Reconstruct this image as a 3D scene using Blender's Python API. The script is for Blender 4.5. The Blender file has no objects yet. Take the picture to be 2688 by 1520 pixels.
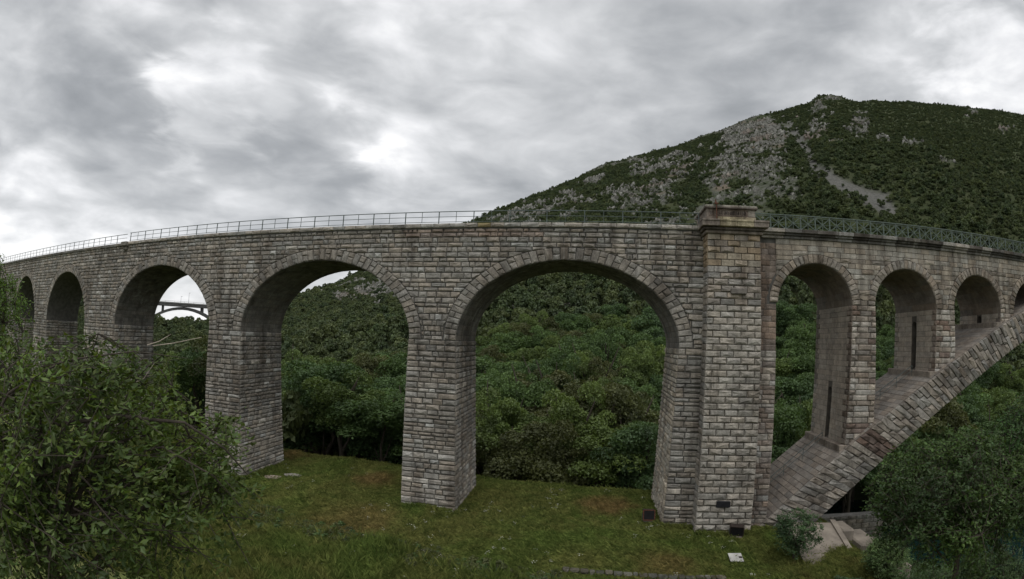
import bpy, bmesh, math, random
import numpy as np
from mathutils import Vector, Matrix, Euler

sc = bpy.context.scene
COL = sc.collection
R = math.radians

# ------------------------------------------------------------------ camera
# wide-angle weather camera: 121 degree lens with barrel distortion (metres; deck level is z = 0,
# the viaduct's face is the plane y = 0, x runs along the bridge towards the river)
EYE = Vector((0.0, -34.188, -9.308))
PITCH, ROLL, YAW = 0.0377848, 0.0343655, -0.1212157
cam = bpy.data.cameras.new('camera')
camo = bpy.data.objects.new('camera', cam)
COL.objects.link(camo)
sc.camera = camo
cam.type = 'PANO'
cam.panorama_type = 'FISHEYE_LENS_POLYNOMIAL'
cam.sensor_fit = 'HORIZONTAL'
cam.sensor_width = 36.0
cam.fisheye_fov = R(180)
cam.fisheye_polynomial_k0 = 0.0
cam.fisheye_polynomial_k1 = -0.0630184054
cam.fisheye_polynomial_k2 = -0.000412240474
cam.fisheye_polynomial_k3 = 9.43430722e-05
cam.fisheye_polynomial_k4 = -3.27415427e-06
cam.shift_x = -69.3 / 2688
cam.shift_y = 88.1 / 1520
cam.clip_start = 0.1
cam.clip_end = 6000
cy, sy = math.cos(YAW), math.sin(YAW)
fw = Vector((sy, cy, 0)); rt = Vector((cy, -sy, 0)); up = Vector((0, 0, 1))
fw, up = math.cos(PITCH) * fw + math.sin(PITCH) * up, math.cos(PITCH) * up - math.sin(PITCH) * fw
rt, up = math.cos(ROLL) * rt + math.sin(ROLL) * up, math.cos(ROLL) * up - math.sin(ROLL) * rt
camo.matrix_world = Matrix(((rt.x, up.x, -fw.x, EYE.x), (rt.y, up.y, -fw.y, EYE.y), (rt.z, up.z, -fw.z, EYE.z), (0, 0, 0, 1)))

# ------------------------------------------------------------------ sky, sun, exposure
SUN_EL, SUN_AZ = 66.0, 165.0          # azimuth clockwise from +y
world = bpy.data.worlds.new('World')
sc.world = world
world.use_nodes = True
wn = world.node_tree
wn.nodes.clear()


def N(nt, typ, **kw):
    n = nt.nodes.new(typ)
    for k, v in kw.items():
        if k == 'ins':
            for i, val in v.items():
                n.inputs[i].default_value = val
        else:
            setattr(n, k, v)
    return n


def mth(nt, op, a, b=None, c=None, clamp=False):
    n = nt.nodes.new('ShaderNodeMath')
    n.operation = op
    n.use_clamp = clamp
    for i, v in enumerate((a, b, c)):
        if v is None:
            continue
        if isinstance(v, (int, float)):
            n.inputs[i].default_value = v
        else:
            nt.links.new(v, n.inputs[i])
    return n.outputs[0]


def build_sky():
    nt = wn
    L = nt.links.new
    tc = N(nt, 'ShaderNodeTexCoord')
    sep = N(nt, 'ShaderNodeSeparateXYZ')
    L(tc.outputs['Generated'], sep.inputs[0])
    zc = mth(nt, 'ADD', mth(nt, 'MULTIPLY', mth(nt, 'ABSOLUTE', sep.outputs[2]), .45), 0.42)
    cmb = N(nt, 'ShaderNodeCombineXYZ')
    L(mth(nt, 'DIVIDE', sep.outputs[0], zc), cmb.inputs[0])
    L(mth(nt, 'DIVIDE', sep.outputs[1], zc), cmb.inputs[1])
    L(mth(nt, 'DIVIDE', mth(nt, 'MULTIPLY', sep.outputs[2], 2.8), zc), cmb.inputs[2])
    big = N(nt, 'ShaderNodeTexNoise', ins={'Scale': 2.1, 'Detail': 7.0, 'Roughness': 0.5, 'Distortion': 0.3})
    mp1 = N(nt, 'ShaderNodeMapping', ins={'Location': (3.1, 0.7, 0), 'Scale': (1, 1, 1)})
    L(cmb.outputs[0], mp1.inputs[0]); L(mp1.outputs[0], big.inputs['Vector'])
    mid = N(nt, 'ShaderNodeTexNoise', ins={'Scale': 4.2, 'Detail': 8.0, 'Roughness': 0.5, 'Distortion': 0.35})
    mp2 = N(nt, 'ShaderNodeMapping', ins={'Location': (7.3, 2.1, 0), 'Scale': (1, 1, 1.2)})
    L(cmb.outputs[0], mp2.inputs[0]); L(mp2.outputs[0], mid.inputs['Vector'])
    v = mth(nt, 'ADD', mth(nt, 'MULTIPLY', big.outputs['Fac'], 0.72), mth(nt, 'MULTIPLY', mid.outputs['Fac'], 0.40))
    # thin and thick parts of the cloud deck, wobbled by the noise so that they have ragged edges
    wob = N(nt, 'ShaderNodeVectorMath', operation='MULTIPLY_ADD')
    L(mid.outputs['Color'], wob.inputs[0]); wob.inputs[1].default_value = (.30, .30, .22)
    L(tc.outputs['Generated'], wob.inputs[2])
    wob2 = N(nt, 'ShaderNodeVectorMath', operation='SUBTRACT')
    L(wob.outputs[0], wob2.inputs[0]); wob2.inputs[1].default_value = (.15, .15, .11)
    nrm = N(nt, 'ShaderNodeVectorMath', operation='NORMALIZE')
    L(wob2.outputs[0], nrm.inputs[0])
    for d, rad, wgt in (((-.69, .58, .43), 7, .19), ((-.30, .81, .52), 13, .12), ((.69, .55, .44), 9, .19), ((-.93, .35, .10), 12, .14),
                        ((-.79, .56, .22), 8, .06), ((-.40, .86, .33), 5, .05), ((-.20, .93, .30), 13, -.05),
                        ((.24, .80, .56), 17, -.07), ((-.80, .51, .33), 12, -.09), ((-.55, .78, .30), 9, -.05), ((-.87, .22, .45), 12, -.06), ((.63, .50, .60), 9, -.08)):
        dp = N(nt, 'ShaderNodeVectorMath', operation='DOT_PRODUCT')
        L(nrm.outputs[0], dp.inputs[0]); dp.inputs[1].default_value = Vector(d).normalized()
        mr = N(nt, 'ShaderNodeMapRange', interpolation_type='SMOOTHERSTEP')
        mr.inputs[1].default_value = math.cos(R(rad * 1.35)); mr.inputs[2].default_value = 1.0
        mr.inputs[3].default_value = 0.0; mr.inputs[4].default_value = wgt
        L(dp.outputs['Value'], mr.inputs[0])
        v = mth(nt, 'ADD', v, mr.outputs[0])
    # brighter towards the horizon, as an overcast deck seen edge-on
    hz = N(nt, 'ShaderNodeMapRange', interpolation_type='SMOOTHSTEP')
    hz.inputs[1].default_value = 0.0; hz.inputs[2].default_value = 0.26; hz.inputs[3].default_value = 0.17; hz.inputs[4].default_value = 0.0
    L(sep.outputs[2], hz.inputs[0])
    v = mth(nt, 'ADD', v, hz.outputs[0])
    ramp = N(nt, 'ShaderNodeValToRGB')
    e = ramp.color_ramp.elements
    e[0].position, e[0].color = 0.30, (.305, .318, .332, 1)
    e[1].position, e[1].color = 0.78, (1.0, 1.0, 1.0, 1)
    for pos, c in ((.42, (.40, .413, .428, 1)), (.52, (.515, .527, .54, 1)), (.62, (.66, .67, .682, 1)), (.71, (.84, .845, .86, 1))):
        el = e.new(pos); el.color = c
    L(v, ramp.inputs[0])
    sky = N(nt, 'ShaderNodeTexSky', sky_type='NISHITA', sun_disc=False)
    sky.sun_elevation = R(SUN_EL); sky.sun_rotation = R(SUN_AZ)
    cl = N(nt, 'ShaderNodeMixRGB', blend_type='MULTIPLY')
    cl.inputs[0].default_value = 1.0
    L(ramp.outputs[0], cl.inputs[1]); cl.inputs[2].default_value = (8.5, 8.5, 8.5, 1)
    mx = N(nt, 'ShaderNodeMixRGB')
    mx.inputs[0].default_value = 0.94
    L(sky.outputs[0], mx.inputs[1]); L(cl.outputs[0], mx.inputs[2])
    bg = N(nt, 'ShaderNodeBackground'); bg.inputs[1].default_value = 0.10
    L(mx.outputs[0], bg.inputs[0])
    out = N(nt, 'ShaderNodeOutputWorld')
    L(bg.outputs[0], out.inputs[0])


build_sky()
sl = bpy.data.lights.new('sun', 'SUN')
sl.energy = 1.2
sl.angle = R(60)
sl.color = (1.0, .97, .93)
suno = bpy.data.objects.new('sun', sl)
COL.objects.link(suno)
sd = Vector((math.sin(R(SUN_AZ)) * math.cos(R(SUN_EL)), math.cos(R(SUN_AZ)) * math.cos(R(SUN_EL)), math.sin(R(SUN_EL))))
suno.rotation_euler = sd.to_track_quat('Z', 'Y').to_euler()
suno.location = sd * 80
vs = sc.view_settings
vs.view_transform = 'Standard'; vs.look = 'None'; vs.gamma = 1.0; vs.use_curve_mapping = False
vs.exposure = 0.33
sc.cycles.max_bounces = 5
sc.cycles.diffuse_bounces = 3
sc.cycles.transmission_bounces = 3
sc.cycles.use_denoising = True

# ------------------------------------------------------------------ helpers
rng = random.Random(11)
nrng = np.random.default_rng(5)


def link(o, parent=None):
    COL.objects.link(o)
    if parent is not None:
        o.parent = parent
        o.matrix_parent_inverse = Matrix.Translation(-abs_loc(parent))
    return o


def abs_loc(o):
    l = Vector(o.location)
    if o.parent is not None:
        return l            # children are placed with world coordinates (see link)
    return l


def thing(name, label, cat, loc=(0, 0, 0), group=None):
    o = bpy.data.objects.new(name, None)
    o.empty_display_size = .3
    COL.objects.link(o)
    o.location = loc
    o['label'] = label
    o['category'] = cat
    if group:
        o['group'] = group
    return o


def tag(o, label=None, cat=None, group=None, kind=None):
    for k, v in (('label', label), ('category', cat), ('group', group), ('kind', kind)):
        if v:
            o[k] = v
    return o


class MB:
    """collects shapes; build() links them as one mesh object"""
    def __init__(self):
        self.v = []; self.f = []; self.c = []

    def add(self, vs, fs, col=(.3, .3, .3)):
        b = len(self.v)
        self.v.extend(vs)
        self.f.extend([tuple(b + i for i in f) for f in fs])
        self.c.extend([col] * len(vs))

    def mesh(self, name, mat=None):
        me = bpy.data.meshes.new(name)
        me.from_pydata([tuple(p) for p in self.v], [], self.f)
        at = me.color_attributes.new('tint', 'FLOAT_COLOR', 'POINT')
        if self.c:
            a = np.ones((len(self.c), 4), np.float32)
            a[:, :3] = np.array(self.c, np.float32)
            at.data.foreach_set('color', a.ravel())
        if mat:
            me.materials.append(mat)
        return me

    def build(self, name, mat, parent=None, kind=None):
        o = bpy.data.objects.new(name, self.mesh(name, mat))
        link(o, parent)
        if kind:
            o['kind'] = kind
        return o

    def box(self, x0, x1, y0, y1, z0, z1, col=(.3, .3, .3), bev=0.0):
        if bev <= 0:
            vs = [(x, y, z) for z in (z0, z1) for y in (y0, y1) for x in (x0, x1)]
            self.add(vs, [(0, 2, 3, 1), (4, 5, 7, 6), (0, 1, 5, 4), (2, 6, 7, 3), (0, 4, 6, 2), (1, 3, 7, 5)], col)
            return
        b = bev
        xs, ys, zs = (x0, x1), (y0, y1), (z0, z1)
        vs = []; idx = {}
        for i in (0, 1):
            for j in (0, 1):
                for k in (0, 1):
                    sx, sy_, sz = (1 - 2 * i), (1 - 2 * j), (1 - 2 * k)
                    for ax in range(3):
                        p = [xs[i], ys[j], zs[k]]
                        for a2, s in ((0, sx), (1, sy_), (2, sz)):
                            if a2 != ax:
                                p[a2] += s * b
                        idx[(i, j, k, ax)] = len(vs); vs.append(tuple(p))
        fs = []
        for ax in range(3):
            o = [a for a in range(3) if a != ax]
            for s in (0, 1):
                q = []
                for (m, n) in ((0, 0), (1, 0), (1, 1), (0, 1)):
                    t = [0, 0, 0]; t[ax] = s; t[o[0]] = m; t[o[1]] = n
                    q.append(idx[(t[0], t[1], t[2], ax)])
                fs.append(tuple(q))
        for ax in range(3):
            o = [a for a in range(3) if a != ax]
            for m in (0, 1):
                for n in (0, 1):
                    q = []
                    for s in (0, 1):
                        t = [0, 0, 0]; t[ax] = s; t[o[0]] = m; t[o[1]] = n
                        q.append((idx[(*t, o[0])], idx[(*t, o[1])]))
                    fs.append((q[0][0], q[0][1], q[1][1], q[1][0]))
        for i in (0, 1):
            for j in (0, 1):
                for k in (0, 1):
                    fs.append(tuple(idx[(i, j, k, a)] for a in range(3)))
        self.add(vs, fs, col)

    def tube(self, pts, rads, n=6, col=(.3, .3, .3), cap=True):
        pts = [Vector(p) for p in pts]
        if isinstance(rads, (int, float)):
            rads = [rads] * len(pts)
        vs = []; fs = []
        ref = None
        for i, p in enumerate(pts):
            d = (pts[min(i + 1, len(pts) - 1)] - pts[max(i - 1, 0)])
            if d.length < 1e-9:
                d = Vector((0, 0, 1))
            d.normalize()
            if ref is None or abs(ref.dot(d)) > .95:
                ref = d.orthogonal().normalized()
            a = (ref - d * ref.dot(d)).normalized(); b = d.cross(a); ref = a
            for k in range(n):
                t = 2 * math.pi * k / n
                vs.append(tuple(p + (a * math.cos(t) + b * math.sin(t)) * rads[i]))
        for i in range(len(pts) - 1):
            for k in range(n):
                k2 = (k + 1) % n
                fs.append((i * n + k, i * n + k2, (i + 1) * n + k2, (i + 1) * n + k))
        if cap:
            fs.append(tuple(range(n - 1, -1, -1)))
            fs.append(tuple((len(pts) - 1) * n + k for k in range(n)))
        self.add(vs, fs, col)

    def prism(self, poly, fn0, fn1, col=(.3, .3, .3)):
        n = len(poly)
        vs = [fn0(*p) for p in poly] + [fn1(*p) for p in poly]
        fs = [tuple(range(n)), tuple(range(2 * n - 1, n - 1, -1))]
        fs += [(i, n + i, n + (i + 1) % n, (i + 1) % n) for i in range(n)]
        self.add(vs, fs, col)


# numpy value noise -----------------------------------------------------------
def _hash(ix, iy, s):
    h = (ix.astype(np.int64) * 374761393 + iy.astype(np.int64) * 668265263 + s * 974711) & 0xFFFFFFFF
    h = ((h ^ (h >> 13)) * 1274126177) & 0xFFFFFFFF
    return ((h ^ (h >> 16)) & 0xFFFF) / 65535.0


def vnoise(x, y, s=0):
    x = np.asarray(x, float); y = np.asarray(y, float)
    ix, iy = np.floor(x), np.floor(y)
    fx, fy = x - ix, y - iy
    fx = fx * fx * (3 - 2 * fx); fy = fy * fy * (3 - 2 * fy)
    a = _hash(ix, iy, s); b = _hash(ix + 1, iy, s); c = _hash(ix, iy + 1, s); d = _hash(ix + 1, iy + 1, s)
    return a + (b - a) * fx + (c - a) * fy + (a - b - c + d) * fx * fy


def fbm(x, y, s=0, o=4):
    t = 0; a = .5; n = 0
    for i in range(o):
        t = t + a * vnoise(x, y, s + i); n += a
        x = np.asarray(x) * 2.03; y = np.asarray(y) * 2.03; a *= .5
    return t / n


# ------------------------------------------------------------------ materials
def mat_new(name):
    m = bpy.data.materials.new(name)
    m.use_nodes = True
    nt = m.node_tree
    nt.nodes.clear()
    out = nt.nodes.new('ShaderNodeOutputMaterial')
    return m, nt, out


def noise(nt, vec, scale, detail=4, rough=.55, dist=0.0, stretch=None):
    n = N(nt, 'ShaderNodeTexNoise', ins={'Scale': scale, 'Detail': detail, 'Roughness': rough, 'Distortion': dist})
    if stretch:
        mp = N(nt, 'ShaderNodeMapping', ins={'Scale': stretch})
        nt.links.new(vec, mp.inputs[0]); vec = mp.outputs[0]
    nt.links.new(vec, n.inputs['Vector'])
    return n.outputs['Fac']


def ramp2(nt, fac, p0, p1, c0, c1):
    r = N(nt, 'ShaderNodeValToRGB')
    r.color_ramp.elements[0].position = p0; r.color_ramp.elements[0].color = (*c0, 1)
    r.color_ramp.elements[1].position = p1; r.color_ramp.elements[1].color = (*c1, 1)
    nt.links.new(fac, r.inputs[0])
    return r.outputs[0]


def mul(nt, a, b, f=1.0, typ='MULTIPLY'):
    m = N(nt, 'ShaderNodeMixRGB', blend_type=typ)
    for i, v in ((0, f), (1, a), (2, b)):
        if isinstance(v, (int, float)):
            m.inputs[i].default_value = v
        elif isinstance(v, tuple):
            m.inputs[i].default_value = (*v, 1) if len(v) == 3 else v
        else:
            nt.links.new(v, m.inputs[i])
    return m.outputs[0]


def finish(nt, out, col, rough=.9, bump=None, bstr=.5, bdist=.03, spec=.2, metal=0.0):
    b = N(nt, 'ShaderNodeBsdfPrincipled')
    if isinstance(col, tuple):
        b.inputs['Base Color'].default_value = (*col, 1)
    else:
        nt.links.new(col, b.inputs['Base Color'])
    if isinstance(rough, (int, float)):
        b.inputs['Roughness'].default_value = rough
    else:
        nt.links.new(rough, b.inputs['Roughness'])
    b.inputs['Specular IOR Level'].default_value = spec
    b.inputs['Metallic'].default_value = metal
    if bump is not None:
        bp = N(nt, 'ShaderNodeBump', ins={'Strength': bstr, 'Distance': bdist})
        nt.links.new(bump, bp.inputs['Height'])
        nt.links.new(bp.outputs[0], b.inputs['Normal'])
    nt.links.new(b.outputs[0], out.inputs[0])
    return b


def stone_mat(name, mottled=.5, stain=.6, rough_bump=1.0):
    m, nt, out = mat_new(name)
    at = N(nt, 'ShaderNodeAttribute', attribute_name='tint')
    tc = N(nt, 'ShaderNodeTexCoord').outputs['Object']
    fine = noise(nt, tc, 9.0, 6, .65)
    med = noise(nt, tc, 1.7, 5, .6, .4)
    c = mul(nt, at.outputs['Color'], ramp2(nt, fine, .28, .72, (1 - .55 * mottled,) * 3, (1 + .45 * mottled,) * 3))
    c = mul(nt, c, ramp2(nt, med, .35, .7, (.72, .71, .70), (1.16, 1.14, 1.10)))
    # soot and water streaks that run down the face
    st = noise(nt, tc, 1.0, 5, .6, .3, (1.1, 1.1, .10))
    big = noise(nt, tc, .16, 3, .5)
    stf = mth(nt, 'MULTIPLY', st, mth(nt, 'ADD', big, .55))
    c = mul(nt, c, ramp2(nt, stf, .48, .70, (1, 1, 1), (1 - .75 * stain, 1 - .78 * stain, 1 - .8 * stain)))
    lm = mth(nt, 'MULTIPLY', noise(nt, tc, 1.0, 4, .6, .2, (1.6, 1.6, .09)), mth(nt, 'ADD', noise(nt, tc, .21, 3, .5), .5))
    c = mul(nt, c, (.48, .47, .44), ramp2(nt, lm, .62, .76, (0, 0, 0), (.5 * stain, .5 * stain, .5 * stain)), 'MIX')
    # pale lichen spots
    li = noise(nt, tc, 4.2, 3, .5)
    c = mul(nt, c, (.52, .51, .46), ramp2(nt, li, .70, .80, (0, 0, 0), (.45, .45, .45)), 'MIX')
    finish(nt, out, c, .93, mth(nt, 'ADD', fine, mth(nt, 'MULTIPLY', noise(nt, tc, 26.0, 4, .6), .35)), .75 * rough_bump, .05, .15)
    return m


M_ROCK = stone_mat('rock_faced_masonry', .55, .6, 1.0)
M_ASHLAR = stone_mat('smooth_ashlar', .35, .22, .5)
M_STAINED = stone_mat('stained_coping', .7, .65, .8)


def simple_mat(name, c, rough=.7, var=.3, scale=3.0, bstr=.3, metal=0.0, spec=.3, c2=None):
    m, nt, out = mat_new(name)
    tc = N(nt, 'ShaderNodeTexCoord').outputs['Object']
    n = noise(nt, tc, scale, 5, .6)
    c2 = c2 or tuple(v * (1 - var) for v in c)
    col = ramp2(nt, n, .35, .68, c2, tuple(min(1, v * (1 + var * .6)) for v in c))
    finish(nt, out, col, rough, noise(nt, tc, scale * 6, 4, .6), bstr, .01, spec, metal)
    return m


M_MORTAR = simple_mat('mortar', (.10, .096, .088), .95, .35, 2.0)
M_MORTAR_B = simple_mat('brown_mortar', (.11, .097, .082), .95, .35, 2.0)
M_IRON = simple_mat('dark_painted_iron', (.10, .125, .118), .6, .3, 5.0)
M_GREEN_IRON = simple_mat('green_painted_iron', (.105, .135, .115), .6, .3, 4.0)
M_RUST = simple_mat('rusty_iron', (.13, .055, .035), .85, .5, 9.0)
M_BLACK = simple_mat('black_housing', (.014, .013, .015), .5, .3, 5.0)
M_DARKBROWN = simple_mat('dark_brown_housing', (.035, .026, .022), .6, .3, 5.0)
M_CONC = simple_mat('concrete', (.25, .218, .18), .92, .3, .9, .5)
M_CONC_G = simple_mat('grey_concrete', (.30, .30, .29), .9, .2, .5, .3)
M_CONC_D = simple_mat('weathered_dark_concrete', (.12, .12, .115), .9, .3, .4, .3)
M_WHITE = simple_mat('white_lid', (.46, .455, .43), .6, .25, 2.0, .1)
M_BARK = simple_mat('bark', (.075, .062, .05), .95, .4, 6.0, .8)
M_DEADWOOD = simple_mat('pale_dead_wood', (.42, .36, .30), .9, .3, 8.0, .5)
M_PLAQUE = simple_mat('dark_plaque', (.022, .022, .026), .4, .2, 3.0, .1)
M_BALLAST = simple_mat('ballast', (.22, .2, .18), .95, .5, 12.0, .9)


def leaf_mat(name, c, c2, trans=.25, hv=.25):
    m, nt, out = mat_new(name)
    oi = N(nt, 'ShaderNodeObjectInfo')
    at = N(nt, 'ShaderNodeAttribute', attribute_name='tint')
    geo = N(nt, 'ShaderNodeNewGeometry')
    pn = noise(nt, geo.outputs['Position'], .35, 3, .6)
    base = mul(nt, c, c2, ramp2(nt, oi.outputs['Random'], 0, 1, (0, 0, 0), (1, 1, 1)), 'MIX')
    base = mul(nt, base, ramp2(nt, pn, .3, .7, (1 - hv, 1 - hv, 1 - hv * .6), (1 + hv, 1 + hv * .9, 1 + hv * .4)))
    base = mul(nt, base, at.outputs['Color'])
    d = N(nt, 'ShaderNodeBsdfDiffuse')
    t = N(nt, 'ShaderNodeBsdfTranslucent')
    g = N(nt, 'ShaderNodeBsdfGlossy', ins={'Roughness': .45})
    g.inputs[0].default_value = (.6, .6, .6, 1)
    nt.links.new(base, d.inputs[0])
    nt.links.new(mul(nt, base, (1.25, 1.2, .5)), t.inputs[0])
    mx = N(nt, 'ShaderNodeMixShader', ins={0: trans})
    nt.links.new(d.outputs[0], mx.inputs[1]); nt.links.new(t.outputs[0], mx.inputs[2])
    mx2 = N(nt, 'ShaderNodeMixShader', ins={0: .035})
    nt.links.new(mx.outputs[0], mx2.inputs[1]); nt.links.new(g.outputs[0], mx2.inputs[2])
    nt.links.new(mx2.outputs[0], out.inputs[0])
    return m


M_LEAF = [leaf_mat('leaf_mid_green', (.082, .138, .048), (.096, .156, .054)),
          leaf_mat('leaf_dark_green', (.066, .114, .044), (.076, .128, .050)),
          leaf_mat('leaf_yellow_green', (.122, .172, .052), (.100, .148, .046)),
          leaf_mat('leaf_olive', (.108, .120, .050), (.088, .106, .042)),
          leaf_mat('leaf_blue_green', (.072, .122, .052), (.082, .136, .058))]
M_LEAF_NEAR = leaf_mat('leaf_near_tree', (.088, .136, .036), (.088, .136, .036), .3, .45)
M_LEAF_BRIGHT = leaf_mat('leaf_bright_tree', (.105, .180, .048), (.105, .180, .048), .3, .3)
M_LEAF_RIGHT = leaf_mat('leaf_bank_tree', (.055, .098, .030), (.055, .098, .030), .25, .5)
M_FOREST = leaf_mat('leaf_hill_wood', (.066, .098, .046), (.104, .130, .056), .2, .3)

# ------------------------------------------------------------------ terrain
def sstep(a, b, x):
    t = np.clip((np.asarray(x, float) - a) / (b - a), 0, 1)
    return t * t * (3 - 2 * t)


def ground_z(x, y):
    """meadow under the viaduct, the slope up to the camera, the banks down to the river"""
    x = np.asarray(x, float); y = np.asarray(y, float)
    z = -23.5 + 0.055 * np.maximum(0, -(x + 6)) + .02 * np.maximum(0, -(x + 40))
    # a shallow ditch with rougher ground on its near side
    dl = (y + 9.2 + .138 * (x + 5)) * .98
    z = z - .22 * np.exp(-(dl / .7) ** 2) * sstep(0, -4, x) + .12 * sstep(-.3, -3.0, dl) * sstep(2, -4, x)
    z = z + .42 * np.maximum(0, -(y + 10.5)) * sstep(-10.5, -14, y) * .92
    z = z + .10 * (fbm(x * .35, y * .35, 3, 3) - .5) + .45 * (fbm(x * .06, y * .06, 9, 2) - .5)
    edge = 9.2 + 1.2 * (fbm(x * .12, y * 0 + 2.0, 4, 2) - .5) * 2 - .05 * np.maximum(0, x)
    drop = np.maximum(0, y - edge)
    z = z - np.minimum(drop * .95, 14.5)
    dr = np.maximum(0, x - 19.5 - .10 * np.maximum(0, -(y + 4)))
    z = np.minimum(z, np.maximum(-23.5 - dr * .75, -38) + .5 * (fbm(x * .3, y * .3, 7, 3) - .5) + np.maximum(0, -(y + 12)) * .25)
    return z


def grid_mesh(name, xs, ys, zf, mat):
    X, Y = np.meshgrid(xs, ys)
    Z = zf(X, Y)
    nx, ny = len(xs), len(ys)
    me = bpy.data.meshes.new(name)
    v = np.stack([X, Y, Z], -1).reshape(-1, 3)
    i = np.arange((ny - 1) * (nx - 1)); r_, c_ = i // (nx - 1), i % (nx - 1)
    a = r_ * nx + c_
    f = np.stack([a, a + 1, a + nx + 1, a + nx], -1)
    me.from_pydata(v.tolist(), [], f.tolist())
    me.materials.append(mat)
    for p in me.polygons:
        p.use_smooth = True
    return me


def meadow_colour(nt):
    geo = N(nt, 'ShaderNodeNewGeometry').outputs['Position']
    big = noise(nt, geo, .16, 4, .6, .6)
    mid = noise(nt, geo, .9, 5, .65)
    fine = noise(nt, geo, 9.0, 3, .7)
    c = ramp2(nt, big, .36, .60, (.128, .182, .058), (.172, .190, .074))
    c = mul(nt, c, (.23, .16, .095), ramp2(nt, noise(nt, geo, .23, 5, .65, .8), .62, .76, (0, 0, 0), (.5, .5, .5)), 'MIX')
    wv = N(nt, 'ShaderNodeVectorMath', operation='MULTIPLY_ADD')
    nz = N(nt, 'ShaderNodeTexNoise', ins={'Scale': .45, 'Detail': 4.0}); nt.links.new(geo, nz.inputs['Vector'])
    nt.links.new(nz.outputs['Color'], wv.inputs[0]); wv.inputs[1].default_value = (5, 4, 0); nt.links.new(geo, wv.inputs[2])
    for px_, py_, rad_, k_ in ((-20.5, 5.0, 3.2, .8), (2.0, 3.6, 3.4, .85), (-17, -4.2, 5.0, .5), (5.0, -6.7, 2.8, .5), (-33, 9, 3, .7)):
        dd = N(nt, 'ShaderNodeVectorMath', operation='DISTANCE'); nt.links.new(wv.outputs[0], dd.inputs[0]); dd.inputs[1].default_value = (px_ + 2.5, py_ + 2.0, -23.2)
        mr = N(nt, 'ShaderNodeMapRange', interpolation_type='SMOOTHSTEP'); nt.links.new(dd.outputs['Value'], mr.inputs[0])
        mr.inputs[1].default_value = rad_; mr.inputs[2].default_value = rad_ * .25; mr.inputs[3].default_value = 0; mr.inputs[4].default_value = k_
        c = mul(nt, c, (.24, .175, .095), mr.outputs[0], 'MIX')
    c = mul(nt, c, ramp2(nt, mid, .3, .7, (.72, .72, .72), (1.25, 1.25, 1.2)))
    c = mul(nt, c, ramp2(nt, fine, .3, .7, (.75, .75, .75), (1.25, 1.25, 1.2)))
    return c, fine


def ground_mat():
    m, nt, out = mat_new('meadow_soil')
    c, fine = meadow_colour(nt)
    c = mul(nt, c, (.85, .82, .80))
    geo = N(nt, 'ShaderNodeNewGeometry').outputs['Position']
    bare = ramp2(nt, noise(nt, geo, .5, 6, .7, .5), .66, .74, (0, 0, 0), (.8, .8, .8))
    c = mul(nt, c, (.21, .16, .115), bare, 'MIX')
    finish(nt, out, c, .95, fine, .6, .06, .1)
    return m


def grass_mat():
    m, nt, out = mat_new('grass_blades')
    c, fine = meadow_colour(nt)
    oi = N(nt, 'ShaderNodeObjectInfo')
    c = mul(nt, c, ramp2(nt, oi.outputs['Random'], 0, 1, (.55, .62, .5), (1.7, 1.55, 1.35)))
    d = N(nt, 'ShaderNodeBsdfDiffuse'); t = N(nt, 'ShaderNodeBsdfTranslucent')
    nt.links.new(c, d.inputs[0]); nt.links.new(c, t.inputs[0])
    mx = N(nt, 'ShaderNodeMixShader', ins={0: .3})
    nt.links.new(d.outputs[0], mx.inputs[1]); nt.links.new(t.outputs[0], mx.inputs[2])
    nt.links.new(mx.outputs[0], out.inputs[0])
    return m


M_GROUND = ground_mat()
M_GRASS = grass_mat()
xs = np.concatenate([np.arange(-150, -50, 2.0), np.arange(-50, 34, .45), np.arange(34, 120, 2.0)])
ys = np.concatenate([np.arange(-70, -34, 1.5), np.arange(-34, 26, .45), np.arange(26, 74, 3.0)])
g = bpy.data.objects.new('ground', grid_mesh('ground', xs, ys, ground_z, M_GROUND))
COL.objects.link(g); g['kind'] = 'structure'

# far plain that carries the horizon
m, nt, out = mat_new('far_land')
geo = N(nt, 'ShaderNodeNewGeometry').outputs['Position']
finish(nt, out, ramp2(nt, noise(nt, geo, .02, 5, .6), .35, .65, (.035, .055, .022), (.075, .09, .04)), .95)
me = bpy.data.meshes.new('plain')
me.from_pydata([(-4000, -4000, -42), (4000, -4000, -42), (4000, 4000, -42), (-4000, 4000, -42)], [], [(0, 1, 2, 3)])
me.materials.append(m)
o = bpy.data.objects.new('plain', me); COL.objects.link(o); o['kind'] = 'structure'

# river
m, nt, out = mat_new('river_water')
geo = N(nt, 'ShaderNodeNewGeometry').outputs['Position']
finish(nt, out, (.012, .035, .032), .12, noise(nt, geo, 1.2, 3, .5, .4, (1, .5, 1)), .25, .08, .5)
me = bpy.data.meshes.new('river')
me.from_pydata([(-260, 14, -36.6), (20, 14, -36.6), (20, -120, -36.6), (140, -120, -36.6), (140, 60, -36.6), (-260, 90, -36.6)], [], [(0, 1, 2, 3, 4, 5)])
me.materials.append(m)
o = bpy.data.objects.new('river', me); COL.objects.link(o); o['kind'] = 'structure'

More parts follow.
